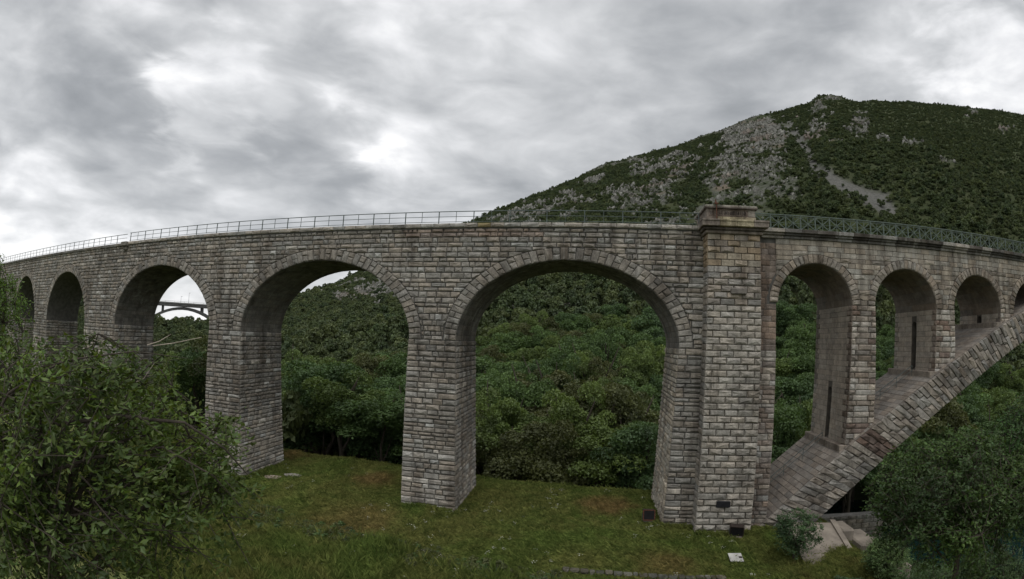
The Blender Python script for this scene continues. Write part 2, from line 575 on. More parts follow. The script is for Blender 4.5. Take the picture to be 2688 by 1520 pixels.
# ------------------------------------------------------------------ the hill
SKY_AZ = np.array([-80, -62, -56, -53, -49, -46, -43, -36.6, -30, -18.2, -15.6, -8.2, 1.8, 11.9, 17, 22, 26.9, 28.3, 29.3, 31.3, 34, 39.5, 43.2, 48.3, 54.5, 66, 82])
SKY_EL = np.array([1.5, 2.6, 3.2, .1, -.2, -.2, 1.2, 4.3, 7.2, 13.7, 14.8, 18.4, 22.4, 24.9, 26.1, 27.2, 27.8, 28.0, 28.6, 28.4, 27.3, 26.6, 25.9, 24.7, 23.3, 20, 16])
RID_AZ = np.array([-80, -49, -36, -18, 0, 29, 55, 82])
RID_R = np.array([340, 300, 400, 540, 680, 840, 900, 900])
ROCKS = [(20.8, 23.5, 4.1, 3.4), (17.6, 20.1, 3.6, 2.9), (16.0, 16.1, 3.1, 1.9), (21.8, 19.4, 3.4, 2.4), (24.0, 18.4, 1.9, 1.4), (-6.1, 16.2, 5.3, 1.2), (-9.1, 15.2, 2.9, 1.0), (5.9, 18.0, 4.3, 1.7), (1.4, 19.0, 1.9, 1.0), (-3.1, 18.2, 1.9, 1.0), (10.8, 21.8, 2.4, 1.9), (6.9, 21.5, 2.9, 1.2), (30.7, 28.3, 1.3, 1.0), (29.1, 27.0, 1.0, 1.4), (33.4, 24.8, 1.6, 1.2), (35.5, 23.1, 1.7, .7), (28.7, 24.5, 1.7, 1.2), (39.8, 22.0, 1.8, 0.35), (42.6, 19.6, 1.8, 0.35), (48.0, 24.2, 1.2, 0.3), (51.4, 22.2, 1.2, 0.3), (30.8, 22.6, 1.2, 0.7), (26.1, 15.6, 1.9, 1.4), (21.2, 16.8, 2.4, 1.0), (-30.3, 4.9, 2.2, 1.1), (-26.6, 4.8, 1.7, 1.9), (-33.0, 4.0, 1.9, 0.6), (-11.2, 5.6, 2.9, 1.9), (-12.6, 4.3, 1.9, 1.0), (-2.9, 7.8, 1.4, 0.5), (0.1, 5.7, 1.4, 0.4), (-5.2, 4.6, 4.3, 0.5), (-8.6, 3.7, 2.9, 0.6), (4.5, 6.8, 1.0, 0.6), (8.8, 14.4, 2.9, 0.9)]
SCREE = [(25.1, 25.9, .7), (26.5, 23.4, .95), (27.6, 20.7, 1.0), (29.5, 19.3, 1.0), (32.9, 17.5, 1.1), (35.0, 16.4, 1.2), (36.2, 15.0, .8)]


def hill_base(az, r):
    """height of the smooth hill at azimuth az (degrees) and distance r from the camera's foot"""
    rr = np.interp(az, RID_AZ, RID_R)
    zr = EYE.z + rr * np.tan(np.radians(np.interp(az, SKY_AZ, SKY_EL)))
    rf = np.minimum(74 / np.cos(np.radians(np.clip(az, -74, 74))), 250)
    u = (r - rf) / (rr - rf)
    zf = -38.0
    z = np.where(u <= 1, zf + (zr - zf) * np.clip(u, 0, 1) ** 1.02, zr - (r - rr) * .55)
    return np.where(u < 0, zf + (r - rf) * .6, z), u


def to_azr(x, y):
    dx, dy = x - EYE.x, y - EYE.y
    return np.degrees(np.arctan2(dx, dy)), np.hypot(dx, dy)


def rock_mask(x, y, z):
    az, r = to_azr(x, y)
    el = np.degrees(np.arctan2(z - EYE.z, r))
    w = fbm(x * .02, y * .02, 31, 3) - .5
    a2 = az + 3.0 * (fbm(x * .03, y * .03, 35, 4) - .5); e2 = el + 2.2 * w
    m_ = np.zeros_like(az); main = np.zeros_like(az)
    for i_, (ca, ce, ra, re) in enumerate(ROCKS):
        d = ((a2 - ca) / (ra * 1.1)) ** 2 + ((e2 - ce) / (re * 1.1)) ** 2
        m_ = np.maximum(m_, np.clip(1.25 - d, 0, 1))
        if i_ in (0, 1, 2, 3, 4, 7):
            main = np.maximum(main, np.clip(1.3 - d, 0, 1))
    streak = fbm(x * .05, y * .05, 41, 4)
    m_ = np.clip(m_ * 1.15, 0, 1) * sstep(.40, .56, streak) * (.55 + .45 * sstep(.4, .6, fbm(x * .11, y * .11, 47, 3))) + .8 * sstep(.64, .72, fbm(x * .035, y * .035, 55, 4)) * sstep(160, 300, r) * (1 - .8 * sstep(24, 32, az))
    m_ = np.maximum(m_, np.clip(main * 1.25, 0, 1) * sstep(.26, .42, streak))
    # scree run
    s = np.zeros_like(az)
    for (p, q) in zip(SCREE[:-1], SCREE[1:]):
        dx, dy = q[0] - p[0], q[1] - p[1]
        t = np.clip(((az - p[0]) * dx + (el - p[1]) * dy) / (dx * dx + dy * dy), 0, 1)
        d = np.hypot(az - p[0] - t * dx + 1.1 * w, el - p[1] - t * dy)
        wd = p[2] + (q[2] - p[2]) * t
        s = np.maximum(s, np.clip((wd * (.5 + 1.0 * fbm(x * .05, y * .05, 52, 3)) - d) / (.5 * wd), 0, 1))
    return np.clip(m_, 0, 1), s


def hill_z(x, y):
    az, r = to_azr(x, y)
    z, u = hill_base(az, r)
    amp = np.clip((r - 90) / 300, 0, 1)
    z = z + amp * (14 * (fbm(x * .006, y * .006, 21, 3) - .5) * np.clip(1.15 - u, .1, 1) + 7 * (fbm(x * .022, y * .022, 25, 3) - .5))
    return z


def crag_relief(x, y, r, rk, scr):
    rid = 1 - np.abs(2 * fbm(x * .045, y * .045, 61, 5) - 1)
    rid2 = 1 - np.abs(2 * fbm(x * .13, y * .13, 66, 4) - 1)
    return rk * np.clip(r / 500, .25, 1.3) * (4.0 * (rid - .55) + 3.5 * (rid2 - .5) + .8) - scr * 1.0 * (1 - rk)


def build_hill():
    azs = np.linspace(-80, 82, 620)
    ts = np.linspace(0, 1, 330) ** 1.35
    A, T = np.meshgrid(azs, ts)
    rr = np.interp(A, RID_AZ, RID_R)
    rf = np.minimum(74 / np.cos(np.radians(np.clip(A, -74, 74))), 250) - 8
    Rr = rf + (rr * 1.22 - rf) * T
    X = EYE.x + Rr * np.sin(np.radians(A)); Y = EYE.y + Rr * np.cos(np.radians(A))
    Z = hill_z(X, Y)
    rk, scr = rock_mask(X, Y, Z)
    Z = Z + crag_relief(X, Y, Rr, rk, scr)      # ridged relief where the rock shows
    ny, nx = A.shape
    v = np.stack([X, Y, Z], -1).reshape(-1, 3)
    i = np.arange((ny - 1) * (nx - 1)); r_, c_ = i // (nx - 1), i % (nx - 1)
    a = r_ * nx + c_
    f = np.stack([a, a + 1, a + nx + 1, a + nx], -1)
    me = bpy.data.meshes.new('hill')
    me.vertices.add(len(v)); me.vertices.foreach_set('co', v.ravel())
    me.loops.add(f.size); me.loops.foreach_set('vertex_index', f.ravel().astype(np.int32))
    me.polygons.add(len(f)); me.polygons.foreach_set('loop_start', np.arange(0, f.size, 4, dtype=np.int32))
    me.update(calc_edges=True)
    at = me.color_attributes.new('rock', 'FLOAT_COLOR', 'POINT')
    cc = np.ones((len(v), 4), np.float32); cc[:, 0] = rk.ravel(); cc[:, 1] = scr.ravel(); cc[:, 2] = 0
    at.data.foreach_set('color', cc.ravel())
    m, nt, out = mat_new('hillside')
    ac = N(nt, 'ShaderNodeAttribute', attribute_name='rock')
    sep = N(nt, 'ShaderNodeSeparateColor'); nt.links.new(ac.outputs['Color'], sep.inputs[0])
    geo = N(nt, 'ShaderNodeNewGeometry').outputs['Position']
    soil = ramp2(nt, noise(nt, geo, .03, 5, .6), .35, .65, (.040, .055, .024), (.062, .070, .034))
    rock = ramp2(nt, noise(nt, geo, .11, 7, .7, .6), .32, .66, (.050, .060, .034), (.125, .128, .108))
    rock = mul(nt, rock, (.20, .15, .115), ramp2(nt, noise(nt, geo, .02, 3, .5), .58, .68, (0, 0, 0), (.6, .6, .6)), 'MIX')
    scree = ramp2(nt, noise(nt, geo, .5, 6, .75), .3, .7, (.075, .078, .068), (.175, .17, .158))
    c = mul(nt, soil, scree, sep.outputs[1], 'MIX')
    c = mul(nt, c, rock, ramp2(nt, mth(nt, 'MULTIPLY', sep.outputs[0], noise(nt, geo, .09, 5, .7, .8)), .24, .42, (0, 0, 0), (1, 1, 1)), 'MIX')
    bmp = noise(nt, geo, .35, 6, .7, .3)
    finish(nt, out, c, .95, bmp, .9, 1.6, .1)
    me.materials.append(m)
    o = bpy.data.objects.new('hill', me)
    COL.objects.link(o)
    o['kind'] = 'structure'


build_hill()

# ------------------------------------------------------------------ masonry tools
W = 6.07                     # width of the viaduct
REC = .06                    # depth of the mortar behind the nominal face


class Stone:
    __slots__ = ('poly', 'F', 'prot', 'rough', 'gap', 'col', 'score', 'seed', 'mat')

    def __init__(s, poly, F, prot=.07, rough=.05, gap=.016, col=(.3, .3, .3), mat=None):
        s.poly = poly; s.F = F; s.prot = prot; s.rough = rough; s.gap = gap; s.col = col; s.mat = mat
        s.seed = rng.random()
        cx_ = sum(p[0] for p in poly) / len(poly); cz_ = sum(p[1] for p in poly) / len(poly)
        a = 0.0
        for (x0, y0), (x1, y1) in zip(poly, poly[1:] + poly[:1]):
            a += x0 * y1 - x1 * y0
        c = Vector(F(cx_, cz_, 0)); n = Vector(F(cx_, cz_, 1)) - c
        d = EYE - c
        s.score = abs(a) * max(0.0, n.dot(d)) / (d.length ** 3)


def carve(mb, s):
    """one rock-faced stone: sides, a drafted margin and an uneven bulging face"""
    r = random.Random(s.seed)
    poly = list(s.poly)
    if len(poly) == 4:
        q = []
        for a, b in zip(poly, poly[1:] + poly[:1]):
            q.append(a)
            if math.hypot(b[0] - a[0], b[1] - a[1]) > .5:
                t = r.uniform(.35, .65)
                q.append((a[0] + (b[0] - a[0]) * t, a[1] + (b[1] - a[1]) * t))
        poly = q
    us = [p[0] for p in poly]; vs_ = [p[1] for p in poly]
    w, h = max(us) - min(us), max(vs_) - min(vs_)
    cu, cv = (max(us) + min(us)) / 2, (max(vs_) + min(vs_)) / 2
    if w < .05 or h < .05:
        return

    def sca(p, m):
        return cu + (p[0] - cu) * max(.05, 1 - 2 * m / w), cv + (p[1] - cv) * max(.05, 1 - 2 * m / h)
    g = s.gap * r.uniform(.7, 1.5)
    j = s.rough
    n = len(poly)
    out = []
    p0 = [sca(p, g) for p in poly]
    for u, v in p0:
        out.append(s.F(u, v, -.02))
    jit = .012 if j > .02 else .002
    pr = s.prot * r.uniform(.75, 1.2)
    for u, v in p0:
        out.append(s.F(u + r.uniform(-jit, jit), v + r.uniform(-jit, jit), pr - (.35 * pr if j > .02 else .006)))
    mrg = min(.085, .22 * min(w, h)) if j > .02 else .012
    for p in p0:
        u, v = sca(p, mrg * r.uniform(.7, 1.3))
        out.append(s.F(u, v, pr + r.uniform(-.25, .9) * j))
    out.append(s.F(cu + r.uniform(-.22, .22) * w * (1 if j > .02 else 0), cv + r.uniform(-.2, .2) * h * (1 if j > .02 else 0), pr + r.uniform(.1, 1.3) * j))
    fs = []
    for k in range(2):
        for i in range(n):
            i2 = (i + 1) % n
            fs.append((k * n + i, k * n + i2, (k + 1) * n + i2, (k + 1) * n + i))
    for i in range(n):
        fs.append((2 * n + i, 2 * n + (i + 1) % n, 3 * n))
    mb.add(out, fs, s.col)


def emit(stones, parent, name, limit, mat, rest_name):
    stones = sorted(stones, key=lambda s: -s.score)
    for s in stones[:limit]:
        mb = MB(); carve(mb, s)
        if mb.v:
            mb.build(name, s.mat or mat, parent)
    rest = {}
    for s in stones[limit:]:
        carve(rest.setdefault(s.mat or mat, MB()), s)
    for m_, mb in rest.items():
        if mb.v:
            mb.build(rest_name, m_, parent, 'stuff')


def vary(c, a=.2, warm=.05):
    k = 1 + rng.uniform(-a, a)
    w_ = rng.uniform(-warm, warm)
    return (max(.01, c[0] * k * (1 + w_)), max(.01, c[1] * k), max(.01, c[2] * k * (1 - w_)))


def courses(zt, zb, h, jit=.06):
    out = []
    n = max(1, round((zt - zb) / h))
    hh = [1 + rng.uniform(-jit, jit) * 2 for _ in range(n)]
    k = (zt - zb) / sum(hh)
    z = zt
    for a in hh:
        out.append((z, z - a * k)); z -= a * k
    return out


def lengths(x0, x1, lo, hi):
    """cuts a course into stones"""
    xs_ = [x0]
    while x1 - xs_[-1] > hi * 1.15:
        xs_.append(xs_[-1] + rng.uniform(lo, hi))
    if x1 - xs_[-1] < lo * .6 and len(xs_) > 1:
        xs_[-1] = x1
    else:
        xs_.append(x1)
    return list(zip(xs_[:-1], xs_[1:]))


def clip_arch(x0, x1, zb, zt, arches):
    """the part of a stone that stays outside the arch rings (ellipses c, a, b, z0)"""
    for (c, a, b, z0) in arches:
        if x1 < c - a or x0 > c + a or zb > z0 + b or zt <= z0 + 1e-6:
            continue
        ts_ = [x0 + (x1 - x0) * i / 12 for i in range(13)]
        keep = []
        for x in ts_:
            u = (x - c) / a
            ze = z0 + b * math.sqrt(max(0, 1 - u * u)) if abs(u) < 1 else -99
            zl = max(zb, ze)
            if zl < zt - .05:
                keep.append((x, zl))
        if len(keep) < 2 or keep[-1][0] - keep[0][0] < .1:
            return None
        if all(abs(p[1] - zb) < 1e-6 for p in keep):
            x0, x1 = keep[0][0], keep[-1][0]
            continue
        k = keep if len(keep) <= 4 else [keep[0], keep[len(keep) // 3], keep[2 * len(keep) // 3], keep[-1]]
        return k + [(keep[-1][0], zt), (keep[0][0], zt)]
    return [(x0, zb), (x1, zb), (x1, zt), (x0, zt)]


# ------------------------------------------------------------------ the approach viaduct
AR_Z0, AR_B, RING = -9.6, 6.55, 1.0
ARCHES = [(-2.03, 8.70), (-23.5, 8.74), (-44.9, 8.45), (-67.6, 6.6), (-85.1, 5.5), (-100.8, 5.5)]
XL, XR_V = -124.0, 14.28
COPE_B = -.48

GREY = (.288, .270, .244)


def wall_tint(x, z):
    c = GREY
    n_ = float(fbm(np.array(x * .11 + 40), np.array(z * .25 + 9), 77, 3))
    k = .66 + .72 * n_
    c = tuple(v * k for v in c)
    if rng.random() < .09:
        c = (.43, .415, .385)
    if z > -1.4 and -16 < x < -4:
        c = (c[0] * 1.1, c[1] * .98, c[2] * .95)          # reddish repair stones under the coping
    return vary(c, .18, .05)


def build_viaduct():
    t = thing('stone_viaduct', 'long grey rock-faced stone viaduct with wide round arches on tall tapering piers', 'viaduct', (-13, 3, -23.4))
    stones = []; vous = []
    outer = [(c, a + RING * 1.06, AR_B + RING, AR_Z0) for c, a in ARCHES]
    # ---- core of the walls above the springing
    mb = MB()
    xs_ = [XL]
    for c, a in sorted(ARCHES):
        xs_ += [c + a * math.sin(R(q)) for q in np.linspace(-90, 90, 41)]
    xs_.append(XR_V)

    def low(x):
        for c, a in ARCHES:
            u = (x - c) / a
            if abs(u) <= 1.0000001:
                return AR_Z0 + AR_B * math.sqrt(max(0, 1 - u * u))
        return AR_Z0
    prof = [(x, low(x)) for x in xs_]
    TOP = -.14
    f0, b0 = REC, W - REC
    vs_ = []
    for x, z in prof:
        vs_ += [(x, f0, z), (x, f0, TOP), (x, b0, TOP), (x, b0, z)]
    fs = []
    for i in range(len(prof) - 1):
        a, b = 4 * i, 4 * i + 4
        fs += [(a, b, b + 1, a + 1), (a + 1, b + 1, b + 2, a + 2), (a + 2, b + 2, b + 3, a + 3)]
        if not (abs(prof[i][1] - AR_Z0) < 1e-4 and abs(prof[i + 1][1] - AR_Z0) < 1e-4):
            fs.append((a, a + 3, b + 3, b))
    fs += [(0, 1, 2, 3), (len(vs_) - 4, len(vs_) - 1, len(vs_) - 2, len(vs_) - 3)]
    mb.add(vs_, fs, (.10, .095, .09))
    mb.build('wall', M_MORTAR, t)
    F = lambda u, v, d: (u, REC - d, v)
    # ---- spandrel courses
    rows_ = courses(COPE_B, AR_Z0 + AR_B + RING, .405, .10) + courses(AR_Z0 + AR_B + RING, AR_Z0, .43, .13)
    for zt, zb in rows_:
        for x0, x1 in lengths(XL, 8.62, .36, 1.35):
            q = clip_arch(x0, x1, zb, zt, outer)
            if q:
                xm = (x0 + x1) / 2
                stones.append(Stone(q, F, .10, .07, .030, wall_tint(xm, (zt + zb) / 2)))
    # ---- arch rings
    for c, a in ARCHES:
        n = int(math.pi * (a + AR_B) / 2 / .49)
        for i in range(n):
            t0, t1 = math.pi * i / n, math.pi * (i + 1) / n

            def P(t_, k):
                return c + (a + RING * 1.06 * k) * math.cos(t_), AR_Z0 + (AR_B + RING * k) * math.sin(t_)
            segs = [(0, 1)] if i % 2 == 0 else ([(0, .46), (.46, 1)] if i % 4 == 1 else [(0, .56), (.56, 1)])
            for k0, k1 in segs:
                poly = [P(t0, k0), P(t0, k1), P(t1, k1), P(t1, k0)]
                x, z = P((t0 + t1) / 2, .5)
                vous.append(Stone(poly, F, .12, .06, .024, vary(tuple(v * .98 for v in GREY), .16, .04)))
            # soffit courses
            if c > -60:
                tm = (t0 + t1) / 2
                pa, pb = P(t0, 0), P(t1, 0)
                nx, nz = -math.cos(tm) / a, -math.sin(tm) / AR_B
                l = math.hypot(nx, nz); nx /= l; nz /= l

                def FS(u, v, d, pa=pa, pb=pb, nx=nx, nz=nz):
                    return (pa[0] + (pb[0] - pa[0]) * v + nx * d, u, pa[1] + (pb[1] - pa[1]) * v + nz * d)
                sl_ = math.hypot(pb[0] - pa[0], pb[1] - pa[1])
                for y0, y1 in lengths(REC, W - REC, .7, 1.6):
                    FQ = lambda u, v, d, FS=FS, sl_=sl_: FS(u, v / sl_, d)
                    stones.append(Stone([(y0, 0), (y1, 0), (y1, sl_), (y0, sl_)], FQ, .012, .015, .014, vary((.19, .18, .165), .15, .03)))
    # ---- piers
    ed = sorted([(c - a, c + a) for c, a in ARCHES])
    piers = [(ed[i][1], ed[i + 1][0]) for i in range(len(ed) - 1)] + [(ed[-1][1], XR_V)]
    piers.insert(0, (XL, ed[0][0]))
    for (xa, xb) in piers:
        last = xb == XR_V
        gx = (xa + xb) / 2
        zg = float(ground_z(gx, 0)) - 1.6
        bl, br, bf = (.022 if xa > XL else 0), (.022 if not last else 0.0), .02
        if last:
            bl = .042
        mb = MB()

        def XA(z, xa=xa, bl=bl): return xa - bl * (AR_Z0 - z)
        def XB(z, xb=xb, br=br): return xb + br * (AR_Z0 - z)
        def YF(z): return REC - bf * (AR_Z0 - z)
        def YB(z): return W - REC + bf * (AR_Z0 - z)
        vs_ = []
        for z in (zg, AR_Z0):
            vs_ += [(XA(z), YF(z), z), (XB(z), YF(z), z), (XB(z), YB(z), z), (XA(z), YB(z), z)]
        mb.add(vs_, [(0, 1, 2, 3), (4, 5, 6, 7), (0, 1, 5, 4), (1, 2, 6, 5), (2, 3, 7, 6), (3, 0, 4, 7)], (.1, .095, .09))
        mb.build('pier', M_MORTAR, t)
        FF = lambda u, v, d, YF=YF: (u, YF(v) - d, v)
        FR = lambda u, v, d, XB=XB: (XB(v) + d, u, v)
        FL = lambda u, v, d, XA=XA: (XA(v) - d, W - u, v)
        for zt, zb in courses(AR_Z0, zg, .41, .15):
            zm = (zt + zb) / 2
            low_k = 1.0 + .16 * max(0, min(1, (-14 - zm) / 8))
            x1_ = XB(zm) + .05 if not last else 8.62
            for x0, x1 in lengths(XA(zm) - .05, x1_, .5, 1.35):
                cc = wall_tint((x0 + x1) / 2, zm)
                stones.append(Stone([(x0, zb), (x1, zb), (x1, zt), (x0, zt)], FF, .095, .07, .030, tuple(v * low_k for v in cc)))
            if last:
                for x0, x1 in lengths(12.5, XR_V + .04, .4, .95):
                    cc = vary((.24, .205, .18) if rng.random() < .6 else (.36, .34, .31), .2, .06)
                    stones.append(Stone([(x0, zb), (x1, zb), (x1, zt), (x0, zt)], FF, .07, .05, .017, cc))
            for FX, ok in ((FR, not last and gx < 0), (FL, last or gx > -20)):
                if not ok:
                    continue
                for y0, y1 in lengths(YF(zm) - .03, YB(zm) + .03, .45, 1.2):
                    cc = wall_tint(gx + y0 * .7, zm)
                    if last:
                        cc = tuple(v * k for v, k in zip(cc, (1.15, 1.12, 1.05)))
                    stones.append(Stone([(y0, zb), (y1, zb), (y1, zt), (y0, zt)], FX, .085, .065, .028, tuple(v * low_k * 1.05 for v in cc)))
    # strip of wall between pylon and the first spandrel arch, above the springing
    for zt, zb in courses(-1.2, AR_Z0, .46):
        for x0, x1 in lengths(12.5, XR_V, .4, 1.0):
            q = clip_arch(x0, x1, zb, zt, [(17.63, 4.05, 4.05, -5.85)])
            if q:
                cc = vary((.24, .195, .165), .25, .06)
                stones.append(Stone(q, F, .04, .03, .012, cc))
    emit(stones, t, 'stone', 300, M_ROCK, 'stonework')
    emit(vous, t, 'voussoir', 290, M_ROCK, 'arch_ring')
    # ---- coping
    x = XL
    i = 0
    while x < 8.5:
        l = rng.uniform(.95, 1.45) if x > -60 else 2.2
        x1 = min(x + l, 8.5)
        mb = MB()
        left = x < -52
        dz = -.12 if left else 0
        c0 = vary((.40, .38, .35), .18, .05) if not left else vary((.17, .165, .15), .2)
        if -9.6 < x < -8.4:
            c0 = (.36, .30, .17)                         # one stone splashed with ochre paint
        s = Stone([(x, COPE_B + dz + .03), (x1, COPE_B + dz + .03), (x1, -.10 + dz), (x, -.10 + dz)], lambda u, v, d: (u, -.14 - d, v), .07, .05, .012, c0)
        carve(mb, s)
        mb.box(x + .008, x1 - .008, -.15, .55, COPE_B + dz + .025, -.10 + dz - .01, c0, .02)
        mb.build('coping_stone', M_ROCK, t)
        x = x1; i += 1
    # thin mortar-coloured course below the coping, and the track bed
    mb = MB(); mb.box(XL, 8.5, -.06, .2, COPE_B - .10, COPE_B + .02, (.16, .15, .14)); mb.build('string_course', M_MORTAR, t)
    mb = MB(); mb.box(XL, XR_V + 50, .56, W - .4, -.16, -.10, (.2, .19, .17)); mb.build('track_bed', M_BALLAST, t)
    mb = MB(); mb.box(XL, XR_V, W - .5, W + .15, -.5, -.09, (.3, .29, .27)); mb.build('rear_coping', M_ROCK, t)
    # bracket stone where the older coping ends
    mb = MB(); mb.box(-52.6, -51.4, -.55, .1, -.62, -.12, (.22, .21, .19), .06); mb.box(-52.4, -51.6, -.32, .1, -1.05, -.62, (.2, .19, .17), .08)
    mb.build('corbel', M_ROCK, t)


build_viaduct()

# ------------------------------------------------------------------ pylon
def build_pylon():
    x0p, x1p, yf = 8.48, 12.55, -1.2
    t = thing('bridge_pylon', 'tall pale square stone pylon with moulded cap between viaduct and great river arch', 'pylon', (10.5, -.6, -23.5))
    zg = -25.2
    bt = .006

    def XA(z): return x0p - bt * (0 - z)
    def XB(z): return x1p + bt * (0 - z)
    def YF(z): return yf + REC - bt * (0 - z)
    mb = MB()
    vs_ = []
    for z in (zg, -.9):
        vs_ += [(XA(z) + REC, YF(z), z), (XB(z) - REC, YF(z), z), (XB(z) - REC, .3, z), (XA(z) + REC, .3, z)]
    mb.add(vs_, [(0, 1, 2, 3), (4, 5, 6, 7), (0, 1, 5, 4), (1, 2, 6, 5), (2, 3, 7, 6), (3, 0, 4, 7)])
    mb.build('shaft', M_MORTAR_B, t)
    FF = lambda u, v, d: (u, YF(v) - d, v)
    FL = lambda u, v, d: (XA(v) + REC - d, -u, v)
    FR = lambda u, v, d: (XB(v) - REC + d, u, v)
    st = []
    for k, (zt, zb) in enumerate(courses(-.95, zg, .487, .02)):
        zm = (zt + zb) / 2
        xa, xb = XA(zm) - .01, XB(zm) + .01
        n = 4 if k % 2 == 0 else 5
        cuts = [xa] + [xa + (xb - xa) * (i + (0 if k % 2 == 0 else -.5)) / 4 + rng.uniform(-.06, .06) for i in range(1, n)] + [xb]
        for x0, x1 in zip(cuts[:-1], cuts[1:]):
            if zm > -3.6 and rng.random() < .9:
                c = vary((.36, .305, .235), .16, .06) if zm > -3.0 or x0 < 10 else vary((.36, .32, .265), .16)
            elif zm > -6.5:
                c = vary((.34, .312, .28), .25, .06)
            else:
                c = vary((.375, .352, .316), .17, .03)
            sm = zm > -3.9 and rng.random() < .7
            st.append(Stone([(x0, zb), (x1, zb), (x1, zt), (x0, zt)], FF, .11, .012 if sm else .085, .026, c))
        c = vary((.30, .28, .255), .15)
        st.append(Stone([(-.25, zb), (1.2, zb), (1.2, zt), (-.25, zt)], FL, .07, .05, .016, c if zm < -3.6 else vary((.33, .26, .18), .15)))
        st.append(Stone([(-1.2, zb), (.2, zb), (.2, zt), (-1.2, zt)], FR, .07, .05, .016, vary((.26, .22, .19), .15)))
    emit(st, t, 'stone', 300, M_ROCK, 'stonework')
    # moulded cap: bed mould, cornice slab, plinth, panelled block, top slab
    yb = W * .35
    mb = MB(); mb.box(8.3, 12.72, yf - .22, yb, -.98, -.72, (.24, .21, .18), .05); mb.box(8.14, 12.86, yf - .36, yb, -.71, -.5, (.17, .15, .135), .06)
    mb.build('bed_moulding', M_STAINED, t)
    xs_ = [7.98, 9.3, 10.6, 11.9, 13.08]
    for a, b in zip(xs_[:-1], xs_[1:]):
        c = (.46, .41, .29) if 9.2 < (a + b) / 2 < 12.0 else (.29, .255, .225)
        mb = MB(); mb.box(a + .006, b - .006, yf - .62, yb, -.49, .0, c, .035); mb.box(a + .006, b - .006, yf - .68, yb, -.12, .03, c, .02)
        mb.build('cornice_stone', M_STAINED, t)
    xs_ = [8.42, 9.25, 10.25, 11.3, 12.25]
    for i, (a, b) in enumerate(zip(xs_[:-1], xs_[1:])):
        c = (.46, .41, .29) if i in (1, 2) else ((.44, .39, .29) if i == 3 else (.28, .235, .20))
        mb = MB(); mb.box(a + .006, b - .006, yf - .12, yb, .03, .36, c, .02)
        mb.build('plinth_stone', M_STAINED, t)
    mb = MB(); mb.box(8.45, 12.22, yf - .02, yb - .05, .36, .98, (.28, .24, .21), .02)
    pm = mb.build('parapet_block', M_STAINED, t)
    # carved panels, much weathered
    for a, b in ((8.62, 9.05), (9.3, 11.55)):
        mb = MB()
        for (p, q, r_, s_) in ((a, b, .42, .46), (a, b, .88, .92), (a, a + .04, .46, .88), (b - .04, b, .46, .88)):
            mb.box(p, q, yf - .075, yf - .015, r_, s_, (.24, .19, .165))
        x = a + .1
        while x < b - .12:
            w_ = rng.uniform(.05, .11)
            mb.prism([(x, .49 + rng.uniform(0, .12)), (x + w_, .49 + rng.uniform(0, .12)), (x + w_ + rng.uniform(-.05, .08), .85 - rng.uniform(0, .12)), (x + rng.uniform(-.05, .05), .85 - rng.uniform(0, .12))],
                     lambda u, v: (u, yf - .07, v), lambda u, v: (u, yf - .015, v), vary((.12, .10, .09), .4))
            x += w_ + rng.uniform(.04, .09)
        mb.build('carved_panel', M_STAINED, pm)
    mb = MB(); mb.box(11.66, 12.2, yf - .05, yf + .02, .44, .92, (.36, .33, .29), .02); mb.build('patch_stone', M_ROCK, pm)
    xs_ = [8.28, 9.6, 10.9, 12.38]
    for i, (a, b) in enumerate(zip(xs_[:-1], xs_[1:])):
        mb = MB(); mb.box(a + .005, b - .005, yf - .2, yb, .98, 1.09, (.18, .155, .14), .02); mb.box(a + .005, b - .005, yf - .14, yb, 1.09, 1.26, ((.34, .33, .29), (.46, .43, .38), (.38, .36, .32))[i], .03)
        mb.build('cap_stone', M_STAINED, t)
    # projecting stone half-way up
    mb = MB(); mb.box(10.2, 11.4, yf - .35, yf - .02, -5.5, -5.05, (.20, .185, .17), .06); mb.build('projecting_stone', M_ROCK, t)
    # plaque near the foot
    mb = MB(); mb.box(9.78, 10.85, yf - .32, yf - .1, -21.36, -20.9, (.02, .02, .02), .015); mb.build('plaque', M_PLAQUE, t)
    # rusty bracket on the cap
    b = thing('iron_bracket', 'rusty iron bracket standing at front edge of pylon cap', 'bracket', (9.1, yf - .22, .0))
    mb = MB(); mb.tube([(9.15, yf - .24, .03), (9.15, yf - .24, 1.35), (9.12, yf - .22, 1.55)], .035, 6); mb.build('post', M_RUST, b)
    mb = MB(); mb.box(8.98, 9.3, yf - .32, yf - .16, 1.27, 1.36, bev=.02); mb.box(9.05, 9.14, yf - .28, yf - .2, 1.36, 1.62, bev=.02); mb.build('head', M_RUST, b)


build_pylon()

# ------------------------------------------------------------------ the great river arch with its spandrel arcade
EXC = (67.12, -75.87, 74.93)
INC = (67.30, -73.57, 70.18)
SP_C0, SP_DX, SP_R, SP_Z = 17.63, 8.53, 3.2, -5.85
RB_END = 84.0


def exz(x): return EXC[1] + math.sqrt(max(0, EXC[2] ** 2 - (x - EXC[0]) ** 2))
def inz(x): return INC[1] + math.sqrt(max(0, INC[2] ** 2 - (x - INC[0]) ** 2))


BROWN = (.285, .235, .190)


def spandrel_tint(x, z, q=False):
    r_ = rng.random()
    if q:
        c = (.45, .42, .38) if r_ < .45 else ((.30, .265, .23) if r_ < .85 else (.23, .18, .155))
    else:
        c = (.35, .322, .28) if r_ < .55 else ((.27, .24, .205) if r_ < .85 else (.44, .41, .36))
    if z > -2.2:
        c = (.385, .352, .305)
    return vary(c, .14, .05)


